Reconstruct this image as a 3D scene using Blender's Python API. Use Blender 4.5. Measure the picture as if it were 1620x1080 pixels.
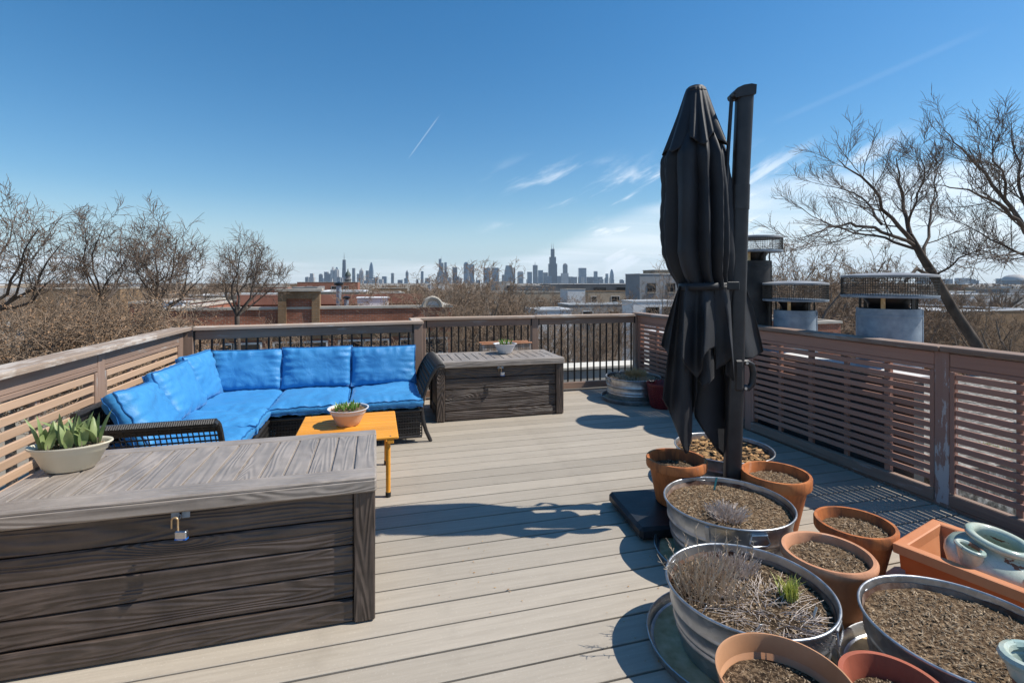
import bpy, math, random
import numpy as np
from mathutils import Vector, Matrix, noise
R = math.radians
sc = bpy.context.scene
for o in list(bpy.data.objects):
    bpy.data.objects.remove(o)

# ------------------------------------------------------------------ camera
YAW = R(15.33)          # the deck boards run along world X; the camera looks 15 degrees right of world Y
FPX, EYE, HOR = 787.0, 1.5, 447.0
CO, SI = math.cos(YAW), math.sin(YAW)
cd = bpy.data.cameras.new("camera")
cam = bpy.data.objects.new("camera", cd)
sc.collection.objects.link(cam)
cam.location = (0, 0, EYE)
cam.rotation_euler = (R(90), 0, -YAW)
cd.sensor_width = 36
cd.lens = FPX / 1620 * 36
cd.shift_y = -93 / 1620
cd.clip_start = 0.05
cd.clip_end = 60000
sc.camera = cam

# ------------------------------------------------------------------ sun and sky
SUN_EL, SUN_AZ = R(50), YAW + R(88.5)
sun_dir = Vector((math.sin(SUN_AZ) * math.cos(SUN_EL), math.cos(SUN_AZ) * math.cos(SUN_EL), math.sin(SUN_EL)))
ld = bpy.data.lights.new("sun", 'SUN')
ld.energy = 3.9
ld.angle = R(0.53)
ld.color = (1.0, 0.95, 0.87)
lo = bpy.data.objects.new("sun", ld)
sc.collection.objects.link(lo)
lo.rotation_euler = (-sun_dir).to_track_quat('-Z', 'Y').to_euler()
lo.location = sun_dir * 60

wd = bpy.data.worlds.new("World")
sc.world = wd
wd.use_nodes = True


class NT:
    """small helper to write node trees"""
    def __init__(s, tree, clear=True):
        s.t = tree
        if clear:
            tree.nodes.clear()

    def add(s, typ, props=None, ins=None, **kw):
        n = s.t.nodes.new(typ)
        for k, v in (props or {}).items():
            setattr(n, k, v)
        d = dict(ins or {})
        d.update(kw)
        for k, v in d.items():
            sock = n.inputs[k]
            if isinstance(v, bpy.types.NodeSocket):
                s.t.links.new(v, sock)
            else:
                sock.default_value = v
        return n

    def math(s, op, a, b=0.0, c=None, clamp=False):
        ins = {0: a, 1: b}
        if c is not None:
            ins[2] = c
        return s.add('ShaderNodeMath', {'operation': op, 'use_clamp': clamp}, ins).outputs[0]

    def ramp(s, fac, stops, interp='LINEAR'):
        n = s.add('ShaderNodeValToRGB', None, {'Fac': fac})
        n.color_ramp.interpolation = interp
        e = n.color_ramp.elements
        while len(e) < len(stops):
            e.new(0.5)
        for el, (p, c) in zip(e, stops):
            el.position = p
            el.color = (c[0], c[1], c[2], 1) if not isinstance(c, (int, float)) else (c, c, c, 1)
        return n.outputs[0]

    def mix(s, fac, a, b, blend='MIX'):
        n = s.add('ShaderNodeMix', {'data_type': 'RGBA', 'blend_type': blend})
        for i, v in ((0, fac), (6, a), (7, b)):
            if isinstance(v, bpy.types.NodeSocket):
                s.t.links.new(v, n.inputs[i])
            else:
                n.inputs[i].default_value = v if i == 0 else (v[0], v[1], v[2], 1)
        return n.outputs[2]

    def smooth(s, x, a, b, lo=0.0, hi=1.0):
        n = s.add('ShaderNodeMapRange', {'interpolation_type': 'SMOOTHSTEP'}, {0: x, 1: a, 2: b, 3: lo, 4: hi})
        return n.outputs[0]


def build_world():
    w = NT(wd.node_tree)
    sky = w.add('ShaderNodeTexSky', {'sky_type': 'NISHITA', 'sun_disc': False})
    sky.sun_elevation = SUN_EL
    sky.sun_rotation = SUN_AZ
    sky.altitude = 200
    sky.air_density = 1.15
    sky.dust_density = 0.35
    sky.ozone_density = 3.0
    tc = w.add('ShaderNodeTexCoord').outputs['Generated']
    sep = w.add('ShaderNodeSeparateXYZ', None, {0: tc})
    X, Y, Z = sep.outputs
    az = w.math('MULTIPLY', w.math('ARCTAN2', X, Y), 57.2958)        # degrees clockwise from world Y
    el = w.math('MULTIPLY', w.math('ARCSINE', Z), 57.2958)
    # clouds float on a flat layer: direction divided by height
    zz = w.math('ADD', w.math('MAXIMUM', Z, 0.0), 0.05)
    px, py = w.math('DIVIDE', X, zz), w.math('DIVIDE', Y, zz)
    pl = w.add('ShaderNodeCombineXYZ', None, {0: px, 1: py, 2: 0.0}).outputs[0]
    mp = w.add('ShaderNodeMapping', None, {'Vector': pl, 'Rotation': (0, 0, R(-22)), 'Scale': (0.55, 1.5, 1)}).outputs[0]
    n1 = w.add('ShaderNodeTexNoise', None, {'Vector': mp, 'Scale': 0.55, 'Detail': 7.0, 'Roughness': 0.58, 'Distortion': 0.5}).outputs[0]
    n2 = w.add('ShaderNodeTexNoise', None, {'Vector': pl, 'Scale': 0.22, 'Detail': 3.0}).outputs[0]
    # a bank of thin cloud low in the south: its upper edge climbs from about 4 to 10 degrees
    top = w.smooth(az, 8.0, 44.0, 2.5, 11.0)
    top = w.math('ADD', top, w.math('MULTIPLY', w.math('SUBTRACT', n2, 0.5), 7.0))
    d = w.math('SUBTRACT', top, el)
    bank = w.smooth(d, -0.5, 1.6)
    body = w.smooth(n1, 0.30, 0.66, 0.45, 1.0)
    bank = w.math('MULTIPLY', bank, body)
    # cirrus streaks a little above it
    u_ = w.math('ADD', w.math('MULTIPLY', az, 0.90), w.math('MULTIPLY', el, 0.44))
    v_ = w.math('SUBTRACT', w.math('MULTIPLY', el, 0.90), w.math('MULTIPLY', az, 0.44))
    sv = w.add('ShaderNodeCombineXYZ', None, {0: w.math('MULTIPLY', u_, 0.085), 1: w.math('MULTIPLY', v_, 0.42), 2: 3.7}).outputs[0]
    n3 = w.add('ShaderNodeTexNoise', None, {'Vector': sv, 'Scale': 1.0, 'Detail': 8.0, 'Roughness': 0.6, 'Distortion': 0.35}).outputs[0]
    st = w.smooth(n3, 0.50, 0.68)
    win = w.math('MULTIPLY', w.smooth(el, 15.0, 9.5), w.smooth(az, 9.0, 22.0))
    st = w.math('MULTIPLY', st, win)
    cl = w.math('MAXIMUM', w.math('MULTIPLY', bank, 0.64), w.math('MULTIPLY', st, 0.8))
    cl = w.math('MULTIPLY', cl, w.smooth(el, -0.5, 3.0, 0.45, 1.0))

    # two condensation trails: thin arcs of great circles
    def trail(a0, e0, a1, e1, wd_, op):
        def dv(a, e):
            a, e = R(a), R(e)
            return Vector((math.sin(a) * math.cos(e), math.cos(a) * math.cos(e), math.sin(e)))
        p, q = dv(a0, e0), dv(a1, e1)
        nrm = p.cross(q).normalized()
        mid = (p + q).normalized()
        dn = w.add('ShaderNodeVectorMath', {'operation': 'DOT_PRODUCT'}, {0: tc, 1: nrm}).outputs['Value']
        dm = w.add('ShaderNodeVectorMath', {'operation': 'DOT_PRODUCT'}, {0: tc, 1: mid}).outputs['Value']
        c1 = w.smooth(w.math('ABSOLUTE', dn), wd_, wd_ * 0.2)
        lim = mid.dot(p)
        c2 = w.smooth(dm, lim, lim + (1 - lim) * 0.7)
        return w.math('MULTIPLY', w.math('MULTIPLY', c1, c2), op)
    t1 = trail(3.4, 13.5, 7.2, 18.6, 0.0008, 0.35)
    t2 = trail(42.0, 15.5, 60.0, 20.5, 0.007, 0.035)
    cl = w.math('MAXIMUM', cl, w.math('MAXIMUM', t1, t2))
    hs = w.add('ShaderNodeHueSaturation', None, {'Hue': 0.497, 'Saturation': 1.36, 'Value': 0.70, 'Color': sky.outputs[0]}).outputs[0]
    veil = w.smooth(el, 10.0, 0.5, 0.0, 0.62)
    hs = w.mix(veil, hs, (3.2, 4.25, 5.1))
    col = w.mix(cl, hs, (6.4, 6.7, 7.0))
    bg = w.add('ShaderNodeBackground', None, {'Color': col, 'Strength': 0.122})
    out = w.add('ShaderNodeOutputWorld', None, {'Surface': bg.outputs[0]})


build_world()
vs = sc.view_settings
vs.view_transform = 'Standard'
vs.look = 'None'
vs.exposure = 0.60
vs.gamma = 1
vs.use_curve_mapping = False
sc.cycles.max_bounces = 8
sc.cycles.diffuse_bounces = 4
sc.cycles.glossy_bounces = 3
sc.cycles.transmission_bounces = 4
sc.cycles.transparent_max_bounces = 8
sc.cycles.volume_bounces = 0
sc.cycles.use_denoising = True


# ------------------------------------------------------------------ coordinates
def W(X, Z, h=0.0):
    """camera-relative right/forward metres -> world"""
    return Vector((X * CO + Z * SI, -X * SI + Z * CO, h))


def at(px, py, h=0.0):
    """the point at height h that a sight line through the photograph meets"""
    Z = FPX * (EYE - h) / (py - HOR)
    return W((px - 810) / FPX * Z, Z, h)


def ray(px, Z, h=0.0):
    return W((px - 810) / FPX * Z, Z, h)


def hz(py, Z):
    return EYE - (py - HOR) / FPX * Z


# ------------------------------------------------------------------ mesh helpers
COL = sc.collection


class MB:
    def __init__(s):
        s.v = []
        s.f = []

    def add(s, vs, fs):
        o = len(s.v)
        s.v += [tuple(v) for v in vs]
        s.f += [tuple(i + o for i in f) for f in fs]
        return s

    def box(s, c, sz, ch=0.0, rot=None):
        hx, hy, hzz = sz[0] / 2, sz[1] / 2, sz[2] / 2
        c = Vector(c)
        if ch <= 0:
            vs = [Vector((x * hx, y * hy, z * hzz)) for z in (-1, 1) for y in (-1, 1) for x in (-1, 1)]
            fs = [(0, 2, 3, 1), (4, 5, 7, 6), (0, 1, 5, 4), (2, 6, 7, 3), (0, 4, 6, 2), (1, 3, 7, 5)]
        else:
            ch = min(ch, hx * .9, hy * .9, hzz * .9)
            h = (hx, hy, hzz)
            vs = []
            idx = {}
            sg = [(a, b, d) for a in (-1, 1) for b in (-1, 1) for d in (-1, 1)]
            for q in sg:
                for k in range(3):
                    idx[q, k] = len(vs)
                    vs.append(Vector([q[i] * (h[i] if i == k else h[i] - ch) for i in range(3)]))
            fs = []
            for k in range(3):
                a, b = [(1, 2), (2, 0), (0, 1)][k]
                for sgn in (-1, 1):
                    f = []
                    for (u, v) in ((-1, -1), (1, -1), (1, 1), (-1, 1)):
                        q = [0, 0, 0]
                        q[k] = sgn
                        q[a] = u
                        q[b] = v
                        f.append(idx[tuple(q), k])
                    fs.append(f)
                for u in (-1, 1):
                    for v in (-1, 1):
                        q1 = [0, 0, 0]
                        q1[a] = u
                        q1[b] = v
                        q2 = list(q1)
                        q1[k] = -1
                        q2[k] = 1
                        q1, q2 = tuple(q1), tuple(q2)
                        fs.append([idx[q1, a], idx[q2, a], idx[q2, b], idx[q1, b]])
            for q in sg:
                fs.append([idx[q, 0], idx[q, 1], idx[q, 2]])
            for i, f in enumerate(fs):
                p = [vs[j] for j in f]
                n = (p[1] - p[0]).cross(p[2] - p[0])
                if n.dot(sum(p, Vector())) < 0:
                    fs[i] = f[::-1]
        if rot is not None:
            vs = [rot @ v for v in vs]
        return s.add([v + c for v in vs], fs)

    def tube(s, pts, rad, n=8, caps=True, flat=1.0):
        pts = [Vector(p) for p in pts]
        m = len(pts)
        if not hasattr(rad, '__len__'):
            rad = [rad] * m
        t = (pts[1] - pts[0]).normalized()
        a = t.orthogonal().normalized()
        o = len(s.v)
        for i in range(m):
            if i == 0:
                t2 = pts[1] - pts[0]
            elif i == m - 1:
                t2 = pts[-1] - pts[-2]
            else:
                t2 = pts[i + 1] - pts[i - 1]
            t2.normalize()
            a = a - t2 * a.dot(t2)
            if a.length < 1e-6:
                a = t2.orthogonal()
            a.normalize()
            b = t2.cross(a)
            for k in range(n):
                an = 2 * math.pi * k / n
                s.v.append(tuple(pts[i] + (a * math.cos(an) + b * math.sin(an) * flat) * rad[i]))
        for i in range(m - 1):
            for k in range(n):
                k2 = (k + 1) % n
                s.f.append((o + i * n + k, o + i * n + k2, o + (i + 1) * n + k2, o + (i + 1) * n + k))
        if caps:
            s.f.append(tuple(o + k for k in range(n))[::-1])
            s.f.append(tuple(o + (m - 1) * n + k for k in range(n)))
        return s

    def lathe(s, prof, n=40, c=(0, 0, 0), sx=1.0, sy=1.0, cap0=False, cap1=False):
        o = len(s.v)
        for (r, z) in prof:
            for k in range(n):
                an = 2 * math.pi * k / n
                s.v.append((c[0] + r * math.cos(an) * sx, c[1] + r * math.sin(an) * sy, c[2] + z))
        for i in range(len(prof) - 1):
            for k in range(n):
                k2 = (k + 1) % n
                s.f.append((o + i * n + k, o + i * n + k2, o + (i + 1) * n + k2, o + (i + 1) * n + k))
        if cap0:
            s.f.append(tuple(o + k for k in range(n))[::-1])
        if cap1:
            s.f.append(tuple(o + (len(prof) - 1) * n + k for k in range(n)))
        return s

    def grid(s, fn, nu, nv, closed_u=False):
        o = len(s.v)
        for j in range(nv + 1):
            for i in range(nu + (0 if closed_u else 1)):
                s.v.append(tuple(fn(i / nu, j / nv)))
        w = nu if closed_u else nu + 1
        for j in range(nv):
            for i in range(nu):
                i2 = (i + 1) % w if closed_u else i + 1
                s.f.append((o + j * w + i, o + j * w + i2, o + (j + 1) * w + i2, o + (j + 1) * w + i))
        return s

    def mesh(s, name, smooth=False, sharp=40):
        me = bpy.data.meshes.new(name)
        me.from_pydata(s.v, [], s.f)
        if smooth:
            me.polygons.foreach_set('use_smooth', [True] * len(me.polygons))
            if sharp:
                me.set_sharp_from_angle(angle=R(sharp))
        me.update()
        return me


def obj(name, me, mat=None, parent=None, loc=(0, 0, 0), rot=(0, 0, 0), smooth=False, sharp=40):
    if isinstance(me, MB):
        me = me.mesh(name, smooth, sharp)
    o = bpy.data.objects.new(name, me)
    COL.objects.link(o)
    if mat is not None and len(me.materials) == 0:
        me.materials.append(mat)
    o.location = loc
    o.rotation_euler = rot
    if parent is not None:
        o.parent = parent
    return o


def tag(o, label=None, cat=None, group=None, kind=None):
    for k, v in (('label', label), ('category', cat), ('group', group), ('kind', kind)):
        if v:
            o[k] = v
    return o


def thing(name, label, cat, loc=(0, 0, 0), rz=0.0, group=None):
    o = bpy.data.objects.new(name, None)
    COL.objects.link(o)
    o.empty_display_size = 0.1
    o.location = loc
    o.rotation_euler = (0, 0, rz)
    return tag(o, label, cat, group)


def bx(name, c, sz, mat, parent, ch=0.0, rot=(0, 0, 0)):
    """one box part whose own origin is its centre"""
    return obj(name, MB().box((0, 0, 0), sz, ch), mat, parent, c, rot)


def copy_tree(o, parent=None):
    c = o.copy()
    COL.objects.link(c)
    c.parent = parent
    for ch in o.children:
        copy_tree(ch, c)
    return c


# ------------------------------------------------------------------ materials
def new_mat(name):
    m = bpy.data.materials.new(name)
    m.use_nodes = True
    return m, NT(m.node_tree)


def finish(w, col, rough=0.6, bump=None, bstr=0.3, bdist=0.01, metal=0.0, spec=0.5, **ins):
    d = {'Base Color': col if isinstance(col, bpy.types.NodeSocket) else (col[0], col[1], col[2], 1), 'Roughness': rough,
         'Metallic': metal, 'Specular IOR Level': spec}
    d.update(ins)
    if bump is not None:
        b = w.add('ShaderNodeBump', None, {'Strength': bstr, 'Distance': bdist, 'Height': bump})
        d['Normal'] = b.outputs[0]
    p = w.add('ShaderNodeBsdfPrincipled', None, d)
    w.add('ShaderNodeOutputMaterial', None, {'Surface': p.outputs[0]})


def ocoord(w, scale=(1, 1, 1), rnd=37.0):
    tc = w.add('ShaderNodeTexCoord').outputs['Object']
    if rnd:
        oi = w.add('ShaderNodeObjectInfo').outputs['Random']
        off = w.math('MULTIPLY', oi, rnd)
        tc = w.add('ShaderNodeVectorMath', {'operation': 'ADD'}, {0: tc, 1: w.add('ShaderNodeCombineXYZ', None, {0: off, 1: off, 2: off}).outputs[0]}).outputs[0]
    return w.add('ShaderNodeMapping', None, {'Vector': tc, 'Scale': scale}).outputs[0]


def nz(w, vec, scale, detail=4.0, rough=0.55, dist=0.0):
    return w.add('ShaderNodeTexNoise', None, {'Vector': vec, 'Scale': scale, 'Detail': detail, 'Roughness': rough, 'Distortion': dist}).outputs[0]


def mat_noise(name, ca, cb, scale=8, rough=0.7, bump=0.2, bdist=0.006, detail=5, lo=0.3, hi=0.7, stretch=(1, 1, 1), metal=0.0, spec=0.4, rvar=0.0, tint=0.0, **ins):
    m, w = new_mat(name)
    v = ocoord(w, stretch)
    n = nz(w, v, scale, detail)
    c = w.ramp(n, [(lo, ca), (hi, cb)])
    if tint:
        oi = w.add('ShaderNodeObjectInfo').outputs['Random']
        c = w.add('ShaderNodeHueSaturation', None, {'Value': w.math('ADD', w.math('MULTIPLY', oi, tint), 1 - tint / 2), 'Color': c}).outputs[0]
    n2 = nz(w, v, scale * 4, 4)
    rr = rough if not rvar else w.math('ADD', w.math('MULTIPLY', n, rvar), rough - rvar / 2)
    finish(w, c, rr, n2, bump, bdist, metal, spec, **ins)
    return m


def mat_wood(name, ca, cb, bump=0.35, rough=0.6, along=1.2, across=26, worn=None, worn_lo=0.55, worn_hi=0.62, tint=0.25, spec=0.35):
    m, w = new_mat(name)
    v = ocoord(w, (along, across, across))
    n = nz(w, v, 1.6, 7, 0.62, 0.4)
    c = w.ramp(n, [(0.28, ca), (0.72, cb)])
    big = nz(w, ocoord(w, (1, 1, 1)), 1.3, 3)
    c = w.mix(w.math('MULTIPLY', big, 0.5), c, cb)
    if worn:
        wv = nz(w, ocoord(w, (3, 16, 16)), 1.5, 8, 0.7)
        wv = w.math('ADD', wv, w.math('MULTIPLY', w.math('SUBTRACT', big, 0.5), 0.7))
        c = w.mix(w.smooth(wv, worn_lo, worn_hi), c, worn)
    oi = w.add('ShaderNodeObjectInfo').outputs['Random']
    c = w.add('ShaderNodeHueSaturation', None, {'Value': w.math('ADD', w.math('MULTIPLY', oi, tint), 1 - tint / 2), 'Color': c}).outputs[0]
    finish(w, c, rough, n, bump, 0.004, 0, spec)
    return m


def mat_emboss(name, ca, cb, along=0.48, rings=19.0, bump=0.75, rough=0.46, fig=0.11):
    """moulded resin with a pressed wood grain: contour lines of a stretched noise field"""
    m, w = new_mat(name)
    v = ocoord(w, (along, 5.2, 5.2))
    n = nz(w, v, 1.35, 2.0, 0.45, 0.25)
    kv = w.add('ShaderNodeTexVoronoi', {'feature': 'F1'}, {'Vector': ocoord(w, (3.0, 9.5, 9.5)), 'Scale': 0.45, 'Randomness': 1.0}).outputs['Distance']
    kn = w.math('POWER', w.smooth(kv, 0.55, 0.0), 2.0)
    n = w.math('ADD', n, w.math('MULTIPLY', kn, 0.28))
    f = w.math('ADD', w.math('MULTIPLY', n, rings * 6.283), 0.0)
    s1 = w.math('SINE', f)
    fine = nz(w, ocoord(w, (2, 60, 60)), 1.0, 5, 0.6)
    hgt = w.math('ADD', w.math('MULTIPLY', s1, 0.55), w.math('MULTIPLY', fine, 0.7))
    dust = nz(w, ocoord(w, (1, 1, 1)), 5, 6, 0.65)
    c = w.ramp(w.math('ADD', w.math('MULTIPLY', hgt, fig), w.math('MULTIPLY', dust, 0.75)), [(0.12, ca), (0.78, cb)])
    finish(w, c, w.math('ADD', w.math('MULTIPLY', dust, 0.35), rough - 0.15), hgt, bump, 0.006, 0, 0.5)
    return m


MATS = {}
PAINT = (0.310, 0.162, 0.116)
M = MATS
M['deck'] = None


def mat_deck():
    m, w = new_mat('composite_deck_board')
    v = ocoord(w, (1.6, 34, 34))
    n = nz(w, v, 1.5, 7, 0.65, 0.6)
    c = w.ramp(n, [(0.25, (0.325, 0.281, 0.224)), (0.75, (0.42, 0.367, 0.296))])
    st = nz(w, ocoord(w, (1, 1, 1), 0), 2.2, 7, 0.7)
    c = w.mix(w.smooth(st, 0.50, 0.74, 0.0, 0.5), c, (0.26, 0.225, 0.18))
    sp = nz(w, ocoord(w, (1, 1, 1), 0), 90, 2, 0.5)
    c = w.mix(w.smooth(sp, 0.6, 0.8, 0.0, 0.35), c, (0.56, 0.52, 0.45))
    oi = w.add('ShaderNodeObjectInfo').outputs['Random']
    c = w.add('ShaderNodeHueSaturation', None, {'Value': w.math('ADD', w.math('MULTIPLY', oi, 0.20), 0.90), 'Color': c}).outputs[0]
    finish(w, c, 0.62, n, 0.55, 0.003, 0, 0.4)
    return m


M['deck'] = mat_deck()
M['under'] = mat_noise('dark_underlay', (0.02, 0.018, 0.016), (0.035, 0.03, 0.027), 6)
M['paint'] = mat_wood('brown_painted_wood', PAINT, (0.39, 0.215, 0.16), 0.3, 0.55, worn=(0.40, 0.36, 0.33), worn_lo=0.72, worn_hi=0.80)
M['peel'] = mat_wood('peeling_brown_paint', PAINT, (0.34, 0.21, 0.17), 0.4, 0.6, worn=(0.50, 0.46, 0.44), worn_lo=0.50, worn_hi=0.54)
M['slat_tan'] = mat_wood('sunlit_brown_slat', (0.41, 0.265, 0.165), (0.52, 0.355, 0.24), 0.25, 0.55)  # lighter copy of the brown railing paint, sunlight put into its colour
M['grey_wood'] = mat_wood('weathered_brown_rail_wood', (0.19, 0.122, 0.088), (0.31, 0.212, 0.16), 0.5, 0.75, worn=(0.34, 0.30, 0.27), worn_lo=0.58, worn_hi=0.72)
M['cap'] = mat_wood('weathered_cap_wood', (0.27, 0.19, 0.135), (0.44, 0.33, 0.25), 0.6, 0.8, worn=(0.50, 0.45, 0.40), worn_lo=0.50, worn_hi=0.66)
M['cap_worn'] = mat_wood('flaking_cap_wood', (0.20, 0.14, 0.105), (0.36, 0.28, 0.215), 0.9, 0.85, across=34, worn=(0.47, 0.41, 0.35), worn_lo=0.46, worn_hi=0.60)
M['black_metal'] = mat_noise('black_metal', (0.006, 0.006, 0.007), (0.012, 0.012, 0.014), 20, 0.35, 0.05)
M['box'] = mat_emboss('dark_resin_plank', (0.018, 0.013, 0.0105), (0.145, 0.107, 0.086))
M['box_lid'] = mat_emboss('greyed_resin_lid', (0.165, 0.138, 0.114), (0.45, 0.388, 0.335), bump=0.35, rough=0.42, rings=13, fig=0.08)
M['steel'] = mat_noise('bright_steel', (0.42, 0.43, 0.44), (0.62, 0.63, 0.65), 30, 0.32, 0.05, metal=1.0)
M['brass'] = mat_noise('rusty_brass', (0.42, 0.25, 0.10), (0.62, 0.46, 0.28), 40, 0.4, 0.1, metal=0.7)
M['lockblue'] = mat_noise('blue_band', (0.01, 0.10, 0.42), (0.015, 0.13, 0.5), 20, 0.4, 0.0)
M['white_print'] = mat_noise('white_print', (0.75, 0.77, 0.8), (0.8, 0.8, 0.8), 20, 0.5, 0.0)
M['wicker'] = mat_noise('black_wicker', (0.014, 0.013, 0.013), (0.045, 0.042, 0.04), 60, 0.42, 0.3, stretch=(1, 1, 3))
M['orange_wood'] = mat_wood('orange_stained_wood', (0.60, 0.215, 0.018), (0.82, 0.375, 0.050), 0.2, 0.4, tint=0.18)
M['rubber'] = mat_noise('black_rubber', (0.012, 0.012, 0.012), (0.02, 0.02, 0.02), 20, 0.7, 0.1)


def mat_cushion():
    m, w = new_mat('blue_cushion_fabric')
    v = ocoord(w, (1, 1, 1))
    n = nz(w, v, 3.0, 4)
    fade = nz(w, ocoord(w, (1, 1, 1), 5), 1.6, 5, 0.6)
    c = w.ramp(w.math('ADD', w.math('MULTIPLY', n, 0.45), w.math('MULTIPLY', fade, 0.55)), [(0.3, (0.026, 0.195, 0.45)), (0.7, (0.055, 0.285, 0.57))])
    wv = nz(w, ocoord(w, (1, 1, 1)), 9, 3, 0.6, 1.0)
    fine = nz(w, v, 260, 2)
    hgt = w.math('ADD', w.math('MULTIPLY', wv, 1.0), w.math('MULTIPLY', fine, 0.10))
    finish(w, c, 0.55, hgt, 0.34, 0.02, 0, 0.45, **{'Sheen Weight': 0.25, 'Sheen Roughness': 0.4, 'Sheen Tint': (0.5, 0.75, 1, 1)})
    return m


M['cushion'] = mat_cushion()
M['piping'] = mat_noise('blue_piping', (0.016, 0.11, 0.30), (0.02, 0.14, 0.36), 20, 0.55, 0.1)
M['canopy'] = mat_noise('black_canopy_fabric', (0.0105, 0.0115, 0.0145), (0.019, 0.020, 0.024), 7, 0.6, 0.25, bdist=0.004, **{'Sheen Weight': 0.06, 'Sheen Roughness': 0.45})
M['mast'] = mat_noise('charcoal_coated_metal', (0.022, 0.021, 0.022), (0.036, 0.034, 0.035), 14, 0.42, 0.05)
M['plate'] = mat_noise('black_base_plate', (0.010, 0.011, 0.013), (0.022, 0.024, 0.028), 9, 0.45, 0.15, rvar=0.3)


def mat_terra(name, ca, cb, stain=(0.16, 0.06, 0.03), st=0.5):
    m, w = new_mat(name)
    v = ocoord(w, (1, 1, 1))
    n = nz(w, v, 7, 6, 0.6)
    c = w.ramp(n, [(0.3, ca), (0.7, cb)])
    drip = nz(w, ocoord(w, (7, 7, 1.4)), 1.6, 6, 0.65, 0.3)
    c = w.mix(w.smooth(drip, 0.44, 0.66, 0.0, st), c, stain)
    lime = nz(w, ocoord(w, (1, 1, 1.0), 11), 4.5, 7, 0.7)
    c = w.mix(w.smooth(lime, 0.60, 0.74, 0.0, 0.45), c, (0.62, 0.45, 0.36))
    finish(w, c, 0.72, nz(w, v, 45, 4), 0.22, 0.004, 0, 0.35)
    return m


M['terra'] = mat_terra('weathered_terracotta', (0.42, 0.125, 0.035), (0.58, 0.205, 0.065), st=0.75)
M['terra_pale'] = mat_terra('pale_terracotta', (0.50, 0.225, 0.115), (0.60, 0.30, 0.17), st=0.3)
M['terra_red'] = mat_terra('red_terracotta', (0.34, 0.085, 0.045), (0.44, 0.13, 0.075), st=0.3)
M['plastic_tan'] = mat_noise('tan_plastic', (0.44, 0.215, 0.105), (0.55, 0.30, 0.165), 5, 0.5, 0.08)
M['plastic_orange'] = mat_noise('orange_plastic', (0.56, 0.105, 0.025), (0.66, 0.165, 0.045), 5, 0.42, 0.06)
M['plastic_rim'] = mat_noise('faded_orange_plastic', (0.54, 0.20, 0.085), (0.64, 0.28, 0.14), 5, 0.5, 0.06)


def mat_galv():
    m, w = new_mat('galvanised_steel')
    v = ocoord(w, (1, 1, 1))
    vo = w.add('ShaderNodeTexVoronoi', None, {'Vector': v, 'Scale': 34}).outputs['Color']
    sep = w.add('ShaderNodeSeparateColor', None, {0: vo}).outputs[0]
    n = nz(w, v, 6, 6, 0.6)
    t = w.math('ADD', w.math('MULTIPLY', sep, 0.25), w.math('MULTIPLY', n, 0.75))
    c = w.ramp(t, [(0.25, (0.34, 0.355, 0.37)), (0.75, (0.60, 0.61, 0.62))])
    ru = nz(w, ocoord(w, (1, 1, 0.7), 21), 9, 8, 0.72)
    mk = w.smooth(ru, 0.66, 0.73)
    c = w.mix(mk, c, (0.19, 0.085, 0.035))
    lime = nz(w, ocoord(w, (1, 1, 1), 61), 14, 6, 0.7)
    ml = w.smooth(lime, 0.60, 0.75, 0.0, 0.5)
    c = w.mix(ml, c, (0.66, 0.65, 0.62))
    met = w.math('SUBTRACT', 0.85, w.math('ADD', w.math('MULTIPLY', mk, 0.75), w.math('MULTIPLY', ml, 0.5)), 0, True)
    rg = w.math('ADD', 0.26, w.math('ADD', w.math('MULTIPLY', t, 0.25), w.math('MULTIPLY', mk, 0.3)))
    finish(w, c, rg, nz(w, v, 24, 4), 0.12, 0.004, met, 0.5)
    return m


M['galv'] = mat_galv()
M['galv_rust'] = mat_noise('rusted_tub_lining', (0.10, 0.045, 0.026), (0.30, 0.22, 0.17), 9, 0.75, 0.4, detail=8, lo=0.42, hi=0.66)
M['flue'] = mat_noise('blue_grey_flue_steel', (0.17, 0.215, 0.27), (0.36, 0.42, 0.48), 9, 0.5, 0.12, detail=8, metal=0.35, rvar=0.2)
M['flue_dark'] = mat_noise('sooty_flue', (0.012, 0.012, 0.013), (0.075, 0.066, 0.058), 2.2, 0.55, 0.2, detail=7, lo=0.42, hi=0.72)
M['mesh_wire'] = mat_noise('dark_wire', (0.03, 0.026, 0.022), (0.07, 0.06, 0.05), 30, 0.5, 0.1, metal=0.4)
M['flue_cap'] = mat_noise('pale_cap_steel', (0.24, 0.24, 0.245), (0.40, 0.39, 0.38), 6, 0.5, 0.1, metal=0.3)


def mat_soil(name, dark, mid, light, sc_=1.0):
    m, w = new_mat(name)
    v = ocoord(w, (1, 1, 1))
    n = nz(w, v, 60 * sc_, 6, 0.7)
    c = w.ramp(n, [(0.34, dark), (0.5, mid), (0.64, light)])
    b = nz(w, v, 5, 3)
    c = w.mix(w.smooth(b, 0.55, 0.7, 0.0, 0.6), c, dark)
    finish(w, c, 0.95, nz(w, v, 85 * sc_, 5, 0.7), 1.0, 0.012, 0, 0.1)
    return m


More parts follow.
